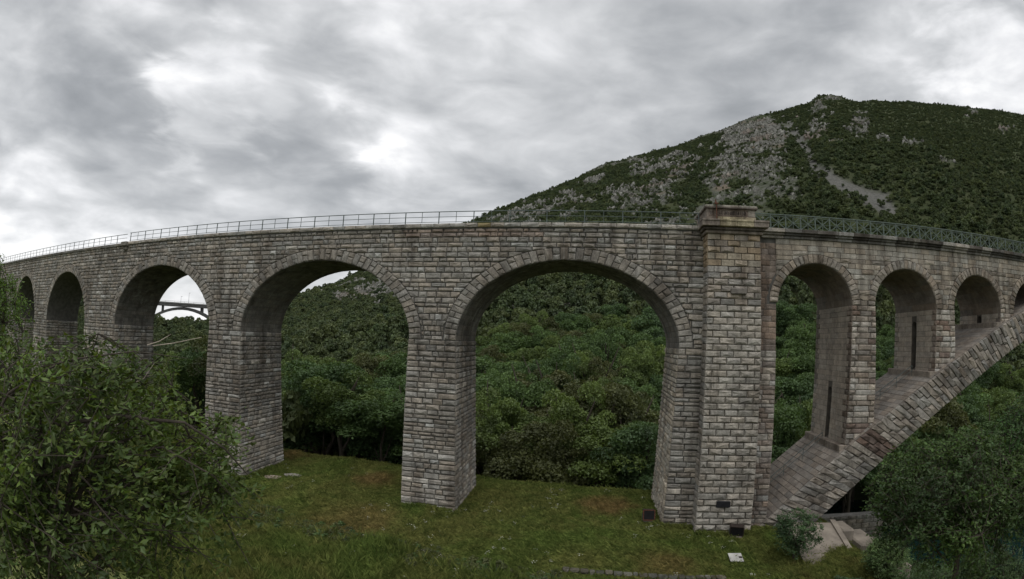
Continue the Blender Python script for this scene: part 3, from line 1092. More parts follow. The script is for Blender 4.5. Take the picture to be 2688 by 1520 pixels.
def build_arch_bridge():
    t = thing('arch_bridge', 'great brown stone arch over the river carrying a spandrel arcade and deck', 'bridge', (24, 3, -23.5))
    cs = [SP_C0 + SP_DX * j for j in range(4)]
    st = []; vo = []; slabs = []
    F = lambda u, v, d: (u, REC - d, v)
    # wall core over the arcade
    xs_ = [XR_V + .001]
    for c in cs:
        xs_ += [c + SP_R * math.sin(R(q)) for q in np.linspace(-90, 90, 25)]
    xs_.append(RB_END)

    def low(x):
        for c in cs:
            u = (x - c) / SP_R
            if abs(u) <= 1.0000001:
                return SP_Z + SP_R * math.sqrt(max(0, 1 - u * u))
        return SP_Z
    vs_ = []
    for x in xs_:
        z = low(x)
        vs_ += [(x, REC, z), (x, REC, -.2), (x, W - REC, -.2), (x, W - REC, z)]
    fs = []
    for i in range(len(xs_) - 1):
        a, b = 4 * i, 4 * i + 4
        fs += [(a, b, b + 1, a + 1), (a + 1, b + 1, b + 2, a + 2), (a + 2, b + 2, b + 3, a + 3)]
        if not (abs(low(xs_[i]) - SP_Z) < 1e-4 and abs(low(xs_[i + 1]) - SP_Z) < 1e-4):
            fs.append((a, a + 3, b + 3, b))
    mb = MB(); mb.add(vs_, fs); mb.build('spandrel_wall', M_MORTAR_B, t)
    # facing: a smooth frieze, then mixed ashlar down to the springing
    ring = .72
    outer = [(c, SP_R + ring, SP_R + ring, SP_Z) for c in cs]
    rows_ = courses(-.82, -1.72, .45, .02) + courses(-1.72, SP_Z, .42, .05)
    for zt, zb in rows_:
        for x0, x1 in lengths(XR_V, RB_END, .6, 1.5):
            q = clip_arch(x0, x1, zb, zt, outer)
            if q:
                sm = zb > -1.8 or rng.random() < .6
                st.append(Stone(q, F, .06, .01 if sm else .06, .016, spandrel_tint((x0 + x1) / 2, zb)))
    for c in cs:
        n = 27
        for i in range(n):
            t0, t1 = math.pi * i / n, math.pi * (i + 1) / n
            P = lambda t_, k: (c + (SP_R + ring * k) * math.cos(t_), SP_Z + (SP_R + ring * k) * math.sin(t_))
            vo.append(Stone([P(t0, 0), P(t0, 1), P(t1, 1), P(t1, 0)], F, .11, .06, .024, vary((.33, .295, .255), .28, .05)))
        # smooth vault
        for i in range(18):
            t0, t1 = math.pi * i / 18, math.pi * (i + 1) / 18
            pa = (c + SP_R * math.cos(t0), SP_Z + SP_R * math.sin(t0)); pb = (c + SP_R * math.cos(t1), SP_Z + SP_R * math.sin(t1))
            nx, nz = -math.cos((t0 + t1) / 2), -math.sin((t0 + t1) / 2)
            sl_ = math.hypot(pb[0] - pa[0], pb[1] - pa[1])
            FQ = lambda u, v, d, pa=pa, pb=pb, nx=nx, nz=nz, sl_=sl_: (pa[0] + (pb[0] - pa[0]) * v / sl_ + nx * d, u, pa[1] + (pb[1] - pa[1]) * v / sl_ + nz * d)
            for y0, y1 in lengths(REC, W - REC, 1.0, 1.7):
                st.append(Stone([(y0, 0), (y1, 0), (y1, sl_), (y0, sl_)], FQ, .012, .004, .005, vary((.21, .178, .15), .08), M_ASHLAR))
    # piers of the arcade with a walkway slot through each
    for j in range(4):
        xa, xb = cs[j] + SP_R, (cs[j] + SP_DX - SP_R if j < 3 else RB_END)
        zb_ = exz((xa + min(xb, xa + 2.2)) / 2) - 1.6
        zs = exz(xa) + .05
        slot_t = min(zs + 4.0, SP_Z - .45)
        ba = .018
        XA = lambda z, xa=xa: xa - ba * max(0, SP_Z - z)
        XB = lambda z, xb=xb, j=j: xb + (ba * max(0, SP_Z - z) if j < 3 else 0)
        if j < 3 and slot_t > zs + .4:
            s0, s1 = 2.75, 3.45
            arc = [(s1 - (s1 - s0) / 2 - (s1 - s0) / 2 * math.cos(R(q)), slot_t + (s1 - s0) / 2 * math.sin(R(q))) for q in range(0, 181, 30)]
            poly = [(REC, zb_), (s0, zb_), ] + arc + [(s1, zb_), (W - REC, zb_), (W - REC, SP_Z), (REC, SP_Z)]
        else:
            s0 = s1 = None
            poly = [(REC, zb_), (W - REC, zb_), (W - REC, SP_Z), (REC, SP_Z)]
        mb = MB(); mb.prism(poly, lambda y, z: (XA(z), y, z), lambda y, z: (XB(z), y, z)); mb.build('arcade_pier', M_MORTAR_B, t)
        FL = lambda u, v, d, XA=XA: (XA(v) - d, u, v)
        for k, (zt, zb) in enumerate(courses(SP_Z, max(zb_, -22), .44, .05)):
            zm = (zt + zb) / 2
            if zt < exz(xa) - .6:
                break
            if xb < RB_END:
                xx0, xx1 = XA(zm) - .05, XB(zm) + .05
                wq = rng.uniform(.55, .85) if k % 2 else rng.uniform(.4, .6)
                cuts = [xx0, xx0 + wq, xx1 - (rng.uniform(.4, .6) if k % 2 else rng.uniform(.55, .85)), xx1]
                for i, (a, b) in enumerate(zip(cuts[:-1], cuts[1:])):
                    if b - a > .1:
                        st.append(Stone([(a, zb), (b, zb), (b, zt), (a, zt)], F, .09, .07 if i != 1 else .03, .022, spandrel_tint(a, zm, True)))
            # smooth inner face with rough quoins at both edges
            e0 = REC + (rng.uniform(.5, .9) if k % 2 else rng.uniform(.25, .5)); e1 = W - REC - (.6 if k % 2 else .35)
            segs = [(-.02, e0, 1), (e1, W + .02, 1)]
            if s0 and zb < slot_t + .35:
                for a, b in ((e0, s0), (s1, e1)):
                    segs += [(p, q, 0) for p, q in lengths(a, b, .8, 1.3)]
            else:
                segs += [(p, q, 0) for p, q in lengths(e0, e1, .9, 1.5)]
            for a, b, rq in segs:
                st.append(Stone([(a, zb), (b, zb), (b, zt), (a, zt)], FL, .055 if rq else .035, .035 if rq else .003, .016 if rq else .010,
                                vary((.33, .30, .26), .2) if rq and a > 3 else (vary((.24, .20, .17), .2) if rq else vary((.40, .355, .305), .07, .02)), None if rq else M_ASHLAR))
        # ledge at the pier's foot
        if j < 3:
            mb = MB(); zl = exz(xa - .55)
            mb.box(xa - .75, xa + .1, -.1, W + .1, zl - .2, zl + .42, (.28, .245, .21), .04); mb.build('ledge', M_ROCK, t)
    # ---- the arch ring
    yf, yb = -.35, W + .35
    a0, a1 = R(138.5), R(76)
    n = 150
    core = MB(); vs_ = []; fs = []

    def pt(a, k):
        e = (EXC[0] + EXC[2] * math.cos(a), EXC[1] + EXC[2] * math.sin(a))
        i_ = (INC[0] + INC[2] * math.cos(a + .004), INC[1] + INC[2] * math.sin(a + .004))
        return e[0] + (i_[0] - e[0]) * k, e[1] + (i_[1] - e[1]) * k
    for i in range(n + 1):
        a = a0 + (a1 - a0) * i / n
        e, q = pt(a, .01), pt(a, .99)
        vs_ += [(e[0], yf + REC, e[1]), (e[0], yb - REC, e[1]), (q[0], yb - REC, q[1]), (q[0], yf + REC, q[1])]
    for i in range(n):
        a, b = 4 * i, 4 * i + 4
        for k in range(4):
            fs.append((a + k, a + (k + 1) % 4, b + (k + 1) % 4, b + k))
    core.add(vs_, fs + [(0, 1, 2, 3)]); core.build('arch_core', M_MORTAR_B, t)
    FA = lambda u, v, d: (u, yf + REC - d, v)
    for i in range(n):
        t0 = a0 + (a1 - a0) * i / n; t1 = a0 + (a1 - a0) * (i + 1) / n
        x = pt(t0, .5)[0]
        ks = ([0, .42, 1] if i % 3 == 0 else ([0, .60, 1] if i % 3 == 1 else [0, .28, .68, 1]))
        ks = [k + (rng.uniform(-.05, .05) if 0 < k < 1 else 0) for k in ks]
        for k0, k1 in zip(ks[:-1], ks[1:]):
            c = vary((.285, .265, .24), .28, .05)
            if 21.2 < pt(t0, 0)[0] < 22.6:
                c = vary((.15, .115, .10), .2)          # rust-brown run of water below the first arcade pier
            vo.append(Stone([pt(t0, k0), pt(t1, k0), pt(t1, k1), pt(t0, k1)], FA, .14, .11, .034, c))
        # the back of the arch: smooth slabs
        if x < 60:
            e0, e1 = pt(t0, 0), pt(t1, 0)
            sl_ = math.hypot(e1[0] - e0[0], e1[1] - e0[1])
            nx, nz = math.cos((t0 + t1) / 2), math.sin((t0 + t1) / 2)
            FQ = lambda u, v, d, e0=e0, e1=e1, sl_=sl_, nx=nx, nz=nz: (e0[0] + (e1[0] - e0[0]) * v / sl_ + nx * d, u, e0[1] + (e1[1] - e0[1]) * v / sl_ + nz * d)
            for y0, y1 in [(yf + .02, .55)] + lengths(.55, yb, .8, 1.5):
                slabs.append(Stone([(y0, 0), (y1, 0), (y1, sl_), (y0, sl_)], FQ, .03, .006, .016, vary((.25, .225, .20), .2, .04), M_ASHLAR))
    emit(st, t, 'stone', 300, M_ROCK, 'stonework')
    emit(vo, t, 'voussoir', 298, M_ROCK, 'arch_ring')
    emit(slabs, t, 'slab', 60, M_ASHLAR, 'slab_paving')
    # ---- cornice
    x = XR_V - 1.2
    while x < RB_END:
        x1 = min(x + rng.uniform(1.3, 1.9), RB_END)
        c = vary(rng.choice([(.10, .095, .085), (.14, .13, .12), (.34, .325, .30)]), .2)
        mb = MB()
        mb.box(x + .006, x1 - .006, -.52, .5, -.42, -.12, c, .03)
        mb.box(x + .006, x1 - .006, -.34, .5, -.60, -.425, tuple(v * .7 for v in c), .03)
        mb.box(x + .006, x1 - .006, -.16, .5, -.82, -.605, tuple(v * .8 + .05 for v in c), .03)
        mb.build('cornice_stone', M_STAINED, t)
        x = x1
    mb = MB(); mb.box(XR_V, RB_END, W - .5, W + .4, -.6, -.12, (.2, .18, .16)); mb.build('rear_cornice', M_ROCK, t)


build_arch_bridge()

# ------------------------------------------------------------------ railings
def bar_box(mb, p, q, w, h):
    """flat bar from p to q"""
    p, q = Vector(p), Vector(q)
    d = (q - p).normalized()
    s = Vector((0, 1, 0))
    u = d.cross(s).normalized()
    vs_ = []
    for e in (p, q):
        for a, b in ((-1, -1), (1, -1), (1, 1), (-1, 1)):
            vs_.append(tuple(e + s * (a * w / 2) + u * (b * h / 2)))
    mb.add(vs_, [(0, 1, 2, 3), (7, 6, 5, 4), (0, 4, 5, 1), (1, 5, 6, 2), (2, 6, 7, 3), (3, 7, 4, 0)])


def build_railing(xa, xb, label, dz, x0=5.19):
    t = thing('railing', label, 'railing', ((xa + xb) / 2, .3, -.1 + dz), 'iron railings on the viaduct')
    z0, h = -.10 + dz, 1.01 + dz
    i0, i1 = math.ceil((x0 - xb) / 3.0), math.floor((x0 - xa) / 3.0)
    for i in range(i0, i1 + 1):
        x = x0 - 3.0 * i
        mb = MB(); mb.box(x - .035, x + .035, .265, .335, z0, h + .01, bev=.008); mb.box(x - .09, x + .09, .21, .39, z0, z0 + .025)
        mb.build('post', M_IRON, t)
        if x - 1.5 > xa:
            mb = MB(); mb.box(x - 1.5 - .018, x - 1.5 + .018, .282, .318, z0 + .18, h - .01); mb.build('thin_post', M_IRON, t)
    for z in (h, z0 + .67, z0 + .23):
        mb = MB(); mb.tube([(xa, .3, z), (xb, .3, z)], .036 if z == h else .024, 8); mb.build('rail', M_IRON, t)


build_railing(-52.0, 8.6, 'thin dark iron railing with three rails along viaduct coping up to the pylon', 0)
build_railing(-124.0, -52.6, 'thin dark iron railing continuing along lower darker coping beyond the bracket stone', -.1)


def build_lattice():
    t = thing('lattice_railing', 'green iron lattice railing with crossed bars above the river arch', 'railing', (35, .3, -.12), 'iron railings on the viaduct')
    z0, h, xa, xb = -.12, 1.2, 12.75, 70.0
    for z, r_ in ((h, .04), (z0 + .16, .028), (h - .14, .02)):
        mb = MB(); mb.box(xa, xb, .3 - r_, .3 + r_, z - r_, z + r_, bev=.008); mb.build('rail', M_GREEN_IRON, t)
    x = xa; k = 0
    pw = 1.28
    cz = (z0 + .16 + h - .14) / 2
    while x < xb:
        mb = MB(); mb.box(x - .042, x + .042, .26, .34, z0, h - .02); mb.build('post', M_GREEN_IRON, t)
        x1 = x + pw
        lo, hi = z0 + .18, h - .15
        if x < 48:
            mb = MB()
            bar_box(mb, (x + .03, .31, lo), (x1 - .03, .31, hi), .02, .065)
            bar_box(mb, (x + .03, .29, hi), (x1 - .03, .29, lo), .02, .065)
            bar_box(mb, (x + pw / 2, .30, lo), (x + pw / 2, .30, hi), .016, .045)
            bar_box(mb, (x + .03, .302, cz), (x1 - .03, .302, cz), .012, .028)
            mb.tube([(x + pw / 2, .27, cz), (x + pw / 2, .33, cz)], .06, 10)
            mb.build('lattice', M_GREEN_IRON, t)
        x = x1; k += 1


build_lattice()

# handrails on the back of the arch
for k, (xa, xb, y) in enumerate(((15.2, 20.2, 3.1), (23.6, 28.6, 2.4))):
    t = thing('handrail', ('thin iron handrail climbing the arch back below the first arcade opening', 'thin iron handrail climbing the arch back in the second arcade opening')[k], 'handrail', (xa, y, exz(xa)))
    n = 6
    pts = [(xa + (xb - xa) * i / n, y, exz(xa + (xb - xa) * i / n) + .95) for i in range(n + 1)]
    mb = MB(); mb.tube(pts, .03, 6); mb.build('rail', M_IRON, t)
    mb = MB(); mb.tube([(p[0], p[1], p[2] - .45) for p in pts], .022, 6); mb.build('rail', M_IRON, t)
    for p in pts[::2]:
        mb = MB(); mb.tube([(p[0], p[1], p[2] - 1.05), p], .025, 6); mb.build('post', M_IRON, t)

# ------------------------------------------------------------------ things on the meadow
def gz(x, y):
    return float(ground_z(x, y))


def floodlight(x, y, w, h, d, label, mat, rz=0, tilt=-12, rim=M_RUST, post=.25):
    z = gz(x, y)
    t = thing('floodlight', label, 'floodlight', (x, y, z), None)
    M4 = Matrix.Translation((x, y, z)) @ Matrix.Rotation(rz, 4, 'Z')
    Mt = M4 @ Matrix.Translation((0, 0, post + h / 2)) @ Matrix.Rotation(R(tilt), 4, 'X')

    def tr(mb, Mx):
        mb.v = [tuple(Mx @ Vector(p)) for p in mb.v]
        return mb
    mb = MB(); mb.box(-w * .42, w * .42, -d * .5, d * .5, -.15, post * .75, bev=.03); tr(mb, M4).build('base', M_CONC, t)
    mb = MB(); mb.box(-w / 2, w / 2, -d / 2, d / 2, -h / 2, h / 2, bev=.04); tr(mb, Mt).build('housing', mat, t)
    mb = MB()
    for (a, b, c, e) in ((-w / 2 - .02, -w / 2 + .05, -h / 2, h / 2), (w / 2 - .05, w / 2 + .02, -h / 2, h / 2), (-w / 2 + .051, w / 2 - .051, h / 2 - .05, h / 2 + .02), (-w / 2 + .051, w / 2 - .051, -h / 2 - .02, -h / 2 + .05)):
        mb.box(a, b, -d / 2 - .045, -d / 2 + .02, c, e)
    tr(mb, Mt).build('frame', rim, t)
    mb = MB(); mb.box(-w / 2 + .06, w / 2 - .06, -d / 2 - .02, -d / 2 - .004, -h / 2 + .06, h / 2 - .06); tr(mb, Mt).build('glass', M_BLACK, t)
    for s in (-1, 1):
        mb = MB(); mb.box(s * (w / 2 + .035) - .015, s * (w / 2 + .035) + .015, -.04, .04, post * .3, post + h * .55); tr(mb, M4).build('bracket', M_IRON, t)
    return t


floodlight(5.05, .55, .92, .82, .4, 'black square floodlight box with rusty rim beside the pier left of the pylon', M_BLACK, R(4), -8)
floodlight(11.35, -2.0, 1.0, .75, .5, 'dark brown floodlight box at the foot of the pale pylon', M_DARKBROWN, R(-12), 10, M_DARKBROWN)

# ground cabinet with white lid
bx, by = 10.1, -6.0
bz = gz(bx, by)
t = thing('ground_cabinet', 'low dark cabinet with sloping white lid in the grass before the pylon', 'cabinet', (bx, by, bz))
mb = MB(); mb.prism([(-.35, -.1), (.35, -.1), (.35, .42), (-.35, .22)], lambda y, z: (bx - .42, by + y, bz + z), lambda y, z: (bx + .42, by + y, bz + z)); mb.build('body', M_BLACK, t)
mb = MB(); mb.prism([(-.38, .225), (.38, .442), (.38, .475), (-.38, .258)], lambda y, z: (bx - .45, by + y, bz + z), lambda y, z: (bx + .45, by + y, bz + z)); mb.build('lid', M_WHITE, t)
mb = MB(); mb.box(bx + .2, bx + .42, by - .1, by + .06, bz + .34, bz + .41, bev=.02); mb.build('hinge', M_DARKBROWN, t)

# flat stone slabs at the foot of the second pier
for (x, y, w_, d_, h_, rz, lab) in ((-29.6, 1.6, 2.0, 1.3, .16, .3, 'larger flat pinkish stone slab lying at the pier foot'), (-28.2, 3.0, 2.2, 1.0, .12, .15, 'thinner flat grey stone slab lying at the pier foot')):
    z = gz(x, y)
    mb = MB()
    n = 9
    poly = [(w_ / 2 * math.cos(2 * math.pi * i / n) * rng.uniform(.75, 1.1), d_ / 2 * math.sin(2 * math.pi * i / n) * rng.uniform(.75, 1.1)) for i in range(n)]
    mb.prism(poly, lambda u, v: (u, v, -.15), lambda u, v: (u * .96, v * .96, h_ + rng.uniform(-.02, .02)), (.40, .33, .28) if w_ < 2.1 else (.36, .34, .31))
    o = mb.build('stone_slab', M_ROCK)
    o.location = (x, y, z); o.rotation_euler.z = rz
    tag(o, lab, 'slab')

# concrete apron and blocks at the springing of the great arch
t = thing('concrete_apron', 'brown sloping concrete apron with stepped kerb at the springing of river arch', 'apron', (17.5, -2.4, -23.6))
mb = MB(); mb.add([(14.6, -7.4, -23.5), (18.6, -8.2, -24.2), (19.4, -1.2, -22.9), (15.6, -.9, -22.8), (14.6, -7.4, -26), (18.6, -8.2, -26), (19.4, -1.2, -26), (15.6, -.9, -26)],
                  [(0, 1, 2, 3), (0, 4, 5, 1), (1, 5, 6, 2), (2, 6, 7, 3), (3, 7, 4, 0)], (.3, .26, .21)); mb.build('slope', M_CONC, t)
mb = MB(); mb.add([(18.62, -7.6, -24.0), (19.1, -7.6, -24.1), (19.9, -1.0, -22.75), (19.42, -1.0, -22.7), (18.62, -7.6, -26), (19.1, -7.6, -26), (19.9, -1.0, -26), (19.42, -1.0, -26)],
                  [(0, 1, 2, 3), (0, 4, 5, 1), (1, 5, 6, 2), (2, 6, 7, 3), (3, 7, 4, 0)], (.3, .26, .21)); mb.build('kerb', M_CONC, t)
for (x, y, w_, z) in ((20.3, -1.6, 1.1, -23.0), (21.4, -3.0, 1.3, -23.7)):
    mb = MB(); mb.box(x - w_ / 2, x + w_ / 2, y - 1.0, y + 1.0, -26, z, (.3, .26, .21), .12); mb.build('block', M_CONC, t)
mb = MB(); mb.box(19.0, 23.6, -7.0, .8, -26.5, -24.45, (.3, .26, .21), .06); mb.build('footing', M_CONC, t)

# rubble masonry abutment wall on the bank beyond the arch
t = thing('river_wall', 'low ruined rubble wall on the river bank behind the great arch', 'wall', (26, 9, -30))
st = []
mb = MB(); mb.box(24, 32, 9.1, 10.2, -33, -26.6); mb.build('core', M_MORTAR, t)
for zt, zb in courses(-26.5, -30.5, .5, .1):
    for x0, x1 in lengths(24, 32, .5, 1.3):
        st.append(Stone([(x0, zb), (x1, zb), (x1, zt), (x0, zt)], lambda u, v, d: (u, 9.1 - d, v), .08, .06, .02, vary((.17, .16, .145), .25)))
emit(st, t, 'stone', 120, M_ROCK, 'stonework')

# dry-stone retaining wall along the near edge of the lawn
t = thing('retaining_wall', 'low mossy dry-stone retaining wall along near edge of the lawn', 'wall', (3.0, -8.4, gz(3, -8.4)))
k = 0
x = -1.2
while x < 8.8:
    w_ = rng.uniform(.3, .62)
    for row in range(2):
        y = -8.05 - .05 * (x - 3) + rng.uniform(-.05, .05) - .12 * row
        z = gz(x, y) - .34 + .3 * row + rng.uniform(-.03, .03)
        mb = MB()
        s = Stone([(x, z), (x + w_ * rng.uniform(.85, 1), z + rng.uniform(-.03, .03)), (x + w_, z + .3), (x + rng.uniform(0, .04), z + .28)], lambda u, v, d, y=y: (u, y - d, v), .1, .07, .015, vary((.12, .118, .095), .35, .06))
        carve(mb, s)
        mb.box(x + .02, x + w_ - .02, y - .06, y + .3, z + .02, z + .27, s.col, .03)
        mb.build('stone', M_ROCK, t)
    x += w_ + .02

# ------------------------------------------------------------------ far road bridge
def build_far_bridge():
    az0 = R(-49.8); rr = 330.0
    c = Vector((EYE.x + rr * math.sin(az0), EYE.y + rr * math.cos(az0), 0))
    dx = Vector((math.cos(az0) * .97, -math.sin(az0) * .97 + .12, 0)).normalized()      # runs across the line of sight
    dy = Vector((-dx.y, dx.x, 0))
    t = thing('road_bridge', 'distant slender concrete arch road bridge seen through a viaduct arch', 'bridge', (c.x, c.y, -38))

    def Wd(s, v, z):
        p = c + dx * s + dy * v
        return (p.x, p.y, z)

    def hb(name, s0, s1, v0, v1, z0, z1, mat=M_CONC_D):
        mb = MB(); mb.prism([(s0, z0), (s1, z0), (s1, z1), (s0, z1)], lambda s, z: Wd(s, v0, z), lambda s, z: Wd(s, v1, z)); return mb.build(name, mat, t)
    zd = 4.6
    hb('deck', -110, 110, -5, 5, zd - 2.2, zd - .3)
    hb('parapet', -110, 110, -5.3, -4.9, zd - .5, zd + .15, M_CONC_G)
    hb('guard_rail', -110, 110, -5.1, -5.0, zd + .75, zd + .9, M_CONC_G)
    for s in range(-108, 110, 6):
        hb('rail_post', s - .08, s + .08, -5.12, -4.98, zd + .1, zd + .8, M_CONC_G)
    mb = MB()
    n = 24; half = 42.0; rise = 30.0
    up_ = []; lo_ = []
    for i in range(n + 1):
        u = -1 + 2 * i / n
        z = zd - 2.2 - .3 - rise * u * u
        up_.append((u * half, z)); lo_.append((u * half * .985, z - 1.6 - 1.2 * u * u))
    mb.prism(up_ + lo_[::-1], lambda s, z: Wd(s, -4, z), lambda s, z: Wd(s, 4, z)); mb.build('arch', M_CONC_D, t)
    for s in (-36, -24, -13, 12, 22, 34):
        zz = zd - 2.5 - rise * (s / half) ** 2
        for v in (-3.5, 2.2):
            hb('column', s - .7, s + .7, v, v + 1.3, zz - .5, zd - 2.15)
    for s, h_ in ((-1.5, 4.5), (3.5, 7.0)):
        p = Wd(s, 4.6, 0)
        l = thing('lamp_post', 'thin pale lamp mast standing on the distant road bridge', 'lamp post', (p[0], p[1], zd - .3), 'lamp masts on the road bridge')
        mb = MB(); mb.tube([Wd(s, 4.6, zd - .3), Wd(s, 4.6, zd + h_)], [.12, .07], 6); mb.build('pole', M_CONC_G, l)
        mb = MB(); mb.prism([(s - .2, zd + h_ - .1), (s + .9, zd + h_ + .05), (s + .9, zd + h_ + .2), (s - .2, zd + h_ + .1)], lambda a, z: Wd(a, 4.5, z), lambda a, z: Wd(a, 4.7, z)); mb.build('lamp_head', M_CONC_G, l)


build_far_bridge()

# ------------------------------------------------------------------ vegetation
def crown_mesh(name, seed, nl, leaf, mat, lobes=14, rx=1.0, rz=.8, squash=.8):
    """leaf clumps spread over overlapping lobes; unit crown centred on z = 0"""
    r = np.random.default_rng(seed)
    L_ = []
    for i in range(lobes):
        a = r.uniform(0, 2 * math.pi); h = r.uniform(-.75, 1.0)
        k = math.sqrt(max(0, 1 - (h * .8) ** 2)) * r.uniform(.3, 1.0)
        L_.append((k * math.cos(a) * rx, k * math.sin(a) * rx, h * rz * .85, r.uniform(.16, .44)))
    L_.append((0, 0, 0, .6))
    L_ = np.array(L_)
    w = L_[:, 3] ** 2
    pick = r.choice(len(L_), nl, p=w / w.sum())
    d = r.normal(size=(nl, 3)); d /= np.linalg.norm(d, axis=1)[:, None]
    d[:, 2] = np.where(d[:, 2] < -.35, -d[:, 2], d[:, 2])
    rad = L_[pick, 3] * r.uniform(.70, 1.04, nl)
    c = L_[pick, :3] + d * rad[:, None] * np.array([1, 1, squash])
    nrm = d + r.normal(scale=.9, size=(nl, 3)); nrm /= np.linalg.norm(nrm, axis=1)[:, None]
    ref = r.normal(size=(nl, 3))
    a = np.cross(nrm, ref); a /= np.linalg.norm(a, axis=1)[:, None] + 1e-9
    b = np.cross(nrm, a)
    s = leaf * r.uniform(.6, 1.35, nl)
    v = np.stack([c - a * s[:, None], c + b * (s * .55)[:, None] + nrm * (s * .2)[:, None], c + a * s[:, None], c - b * (s * .55)[:, None] + nrm * (s * .12)[:, None]], 1).reshape(-1, 3)
    f = np.arange(nl * 4).reshape(-1, 4)
    me = bpy.data.meshes.new(name)
    me.from_pydata(v.tolist(), [], f.tolist())
    at = me.color_attributes.new('tint', 'FLOAT_COLOR', 'POINT')
    lob = r.uniform(.82, 1.2, len(L_))
    k = np.repeat(lob[pick] * r.uniform(.75, 1.3, nl), 4)
    cc = np.ones((nl * 4, 4), np.float32); cc[:, 0] = k; cc[:, 1] = k; cc[:, 2] = k
    at.data.foreach_set('color', cc.ravel())
    me.materials.append(mat)
    return me


def trunk_mesh(name, h, r0, seed, branches=5, spread=.5):
    r = random.Random(seed)
    mb = MB()
    pts = [(r.uniform(-.04, .04) * h * i, r.uniform(-.04, .04) * h * i, h * i / 5) for i in range(6)]
    mb.tube([(0, 0, -.3)] + pts, [r0 * 1.25] + [r0 * (1 - .14 * i) for i in range(6)], 7)
    for k in range(branches):
        i = r.randint(2, 5); a = r.uniform(0, 6.28)
        p = Vector(pts[i]); l = h * r.uniform(.35, .6)
        q = p + Vector((math.cos(a) * spread, math.sin(a) * spread, r.uniform(.35, .9))) * l
        mid_ = (p + q) / 2 + Vector((0, 0, -.05 * l))
        mb.tube([p, mid_, q], [r0 * .5, r0 * .32, r0 * .12], 5)
    return mb.mesh(name, M_BARK)


# --- single trees of the wood behind the viaduct
KINDS = [('rounded mid green broadleaf tree', 0), ('dark green dense broadleaf tree', 1),
         ('pale yellow-green broadleaf tree', 2), ('olive brown-tinged broadleaf tree', 3),
         ('blue-green broadleaf tree', 4)]
CROWNS = [[crown_mesh('crown', 100 + 10 * k + j, 11000, .038, M_LEAF[k], 34 + 6 * j, 1.0, .9) for j in range(2)] for k in range(5)]
TRUNKS = [trunk_mesh('trunk', 1.0, .05, 40 + k) for k in range(3)]


def wood_tree(x, y, z, s, hgt, k, j, rz, lift=0.0):
    t = bpy.data.objects.new('broadleaf_tree', None)
    t.empty_display_size = .3
    COL.objects.link(t)
    t.location = (x, y, z); t.rotation_euler.z = rz
    az_ = math.degrees(math.atan2(x - EYE.x, y - EYE.y))
    w_ = 'second arch from the pylon' if -38 < az_ < -16 else ('arch next to the pylon' if -16 <= az_ < 12 else ('third arch from the pylon' if az_ <= -38 else ('first arcade opening' if az_ < 32 else 'great river arch')))
    t['label'] = KINDS[k][0] + ' in the wood behind the ' + w_; t['category'] = 'tree'
    t['group'] = ('mid green', 'dark green', 'pale green', 'olive', 'blue-green')[k] + ' trees behind the ' + w_
    o = bpy.data.objects.new('trunk', TRUNKS[j % 3]); COL.objects.link(o); o.parent = t; o.scale = (hgt * .8, hgt * .8, hgt * .72 + lift)
    o = bpy.data.objects.new('crown', CROWNS[k][j % 2]); COL.objects.link(o); o.parent = t; o.location = (0, 0, hgt * .62 + lift); o.scale = (s, s, hgt * .46)


def in_window(az, el):
    """directions that look through the arches or below the great arch"""
    return ((-37 < az < -17 and el < 6) or (-13.5 < az < 8.5 and el < 7) or (21 < az < 32 and el < 6) or (-50 < az < -43 and el < 1)
            or (31.5 < az < 58 and el < 3))


taken = []
cand = []
r_ = np.random.default_rng(3)
for _ in range(26000):
    az = r_.uniform(-52, 60); rad = math.sqrt(r_.uniform(58 ** 2, 185 ** 2))
    cand.append((rad, az))
cand.sort()
cell = {}
singles = 0
wood_left = []
for rad, az in cand:
    x = EYE.x + rad * math.sin(R(az)); y = EYE.y + rad * math.cos(R(az))
    if y < 17 or (x > 17 and y < 24 and x < 70):
        continue
    sp = 5.2 if rad < 120 else 5.8
    key = (int(x // 6), int(y // 6))
    if any(math.hypot(px - x, py - y) < sp for dx_ in (-1, 0, 1) for dy_ in (-1, 0, 1) for (px, py) in cell.get((key[0] + dx_, key[1] + dy_), ())):
        continue
    cell.setdefault(key, []).append((x, y))
    zz = max(float(ground_z(x, y)) if y < 70 else -99, float(hill_z(np.array(x), np.array(y))))
    hgt = r_.uniform(7.5, 11.5)
    el = math.degrees(math.atan2(zz + hgt * .7 - EYE.z, rad))
    if zz < -36.9 and y > 24:
        zz = -36.4
    if singles < 290 and in_window(az, el):
        pn = float(fbm(np.array(x * .03), np.array(y * .03), 90, 2))
        k = int(r_.choice(5, p=[.34, .2, .2, .1, .16])) if pn < .55 else int(r_.choice(5, p=[.3, .05, .35, .25, .05]))
        wood_tree(x, y, zz, r_.uniform(4.0, 6.8), hgt * r_.uniform(.85, 1.35), k, int(r_.integers(0, 6)), r_.uniform(0, 6.28), 6.0 if y < 58 else (3.0 if y < 68 else 0))
        singles += 1
    else:
        wood_left.append((x, y, zz, hgt))


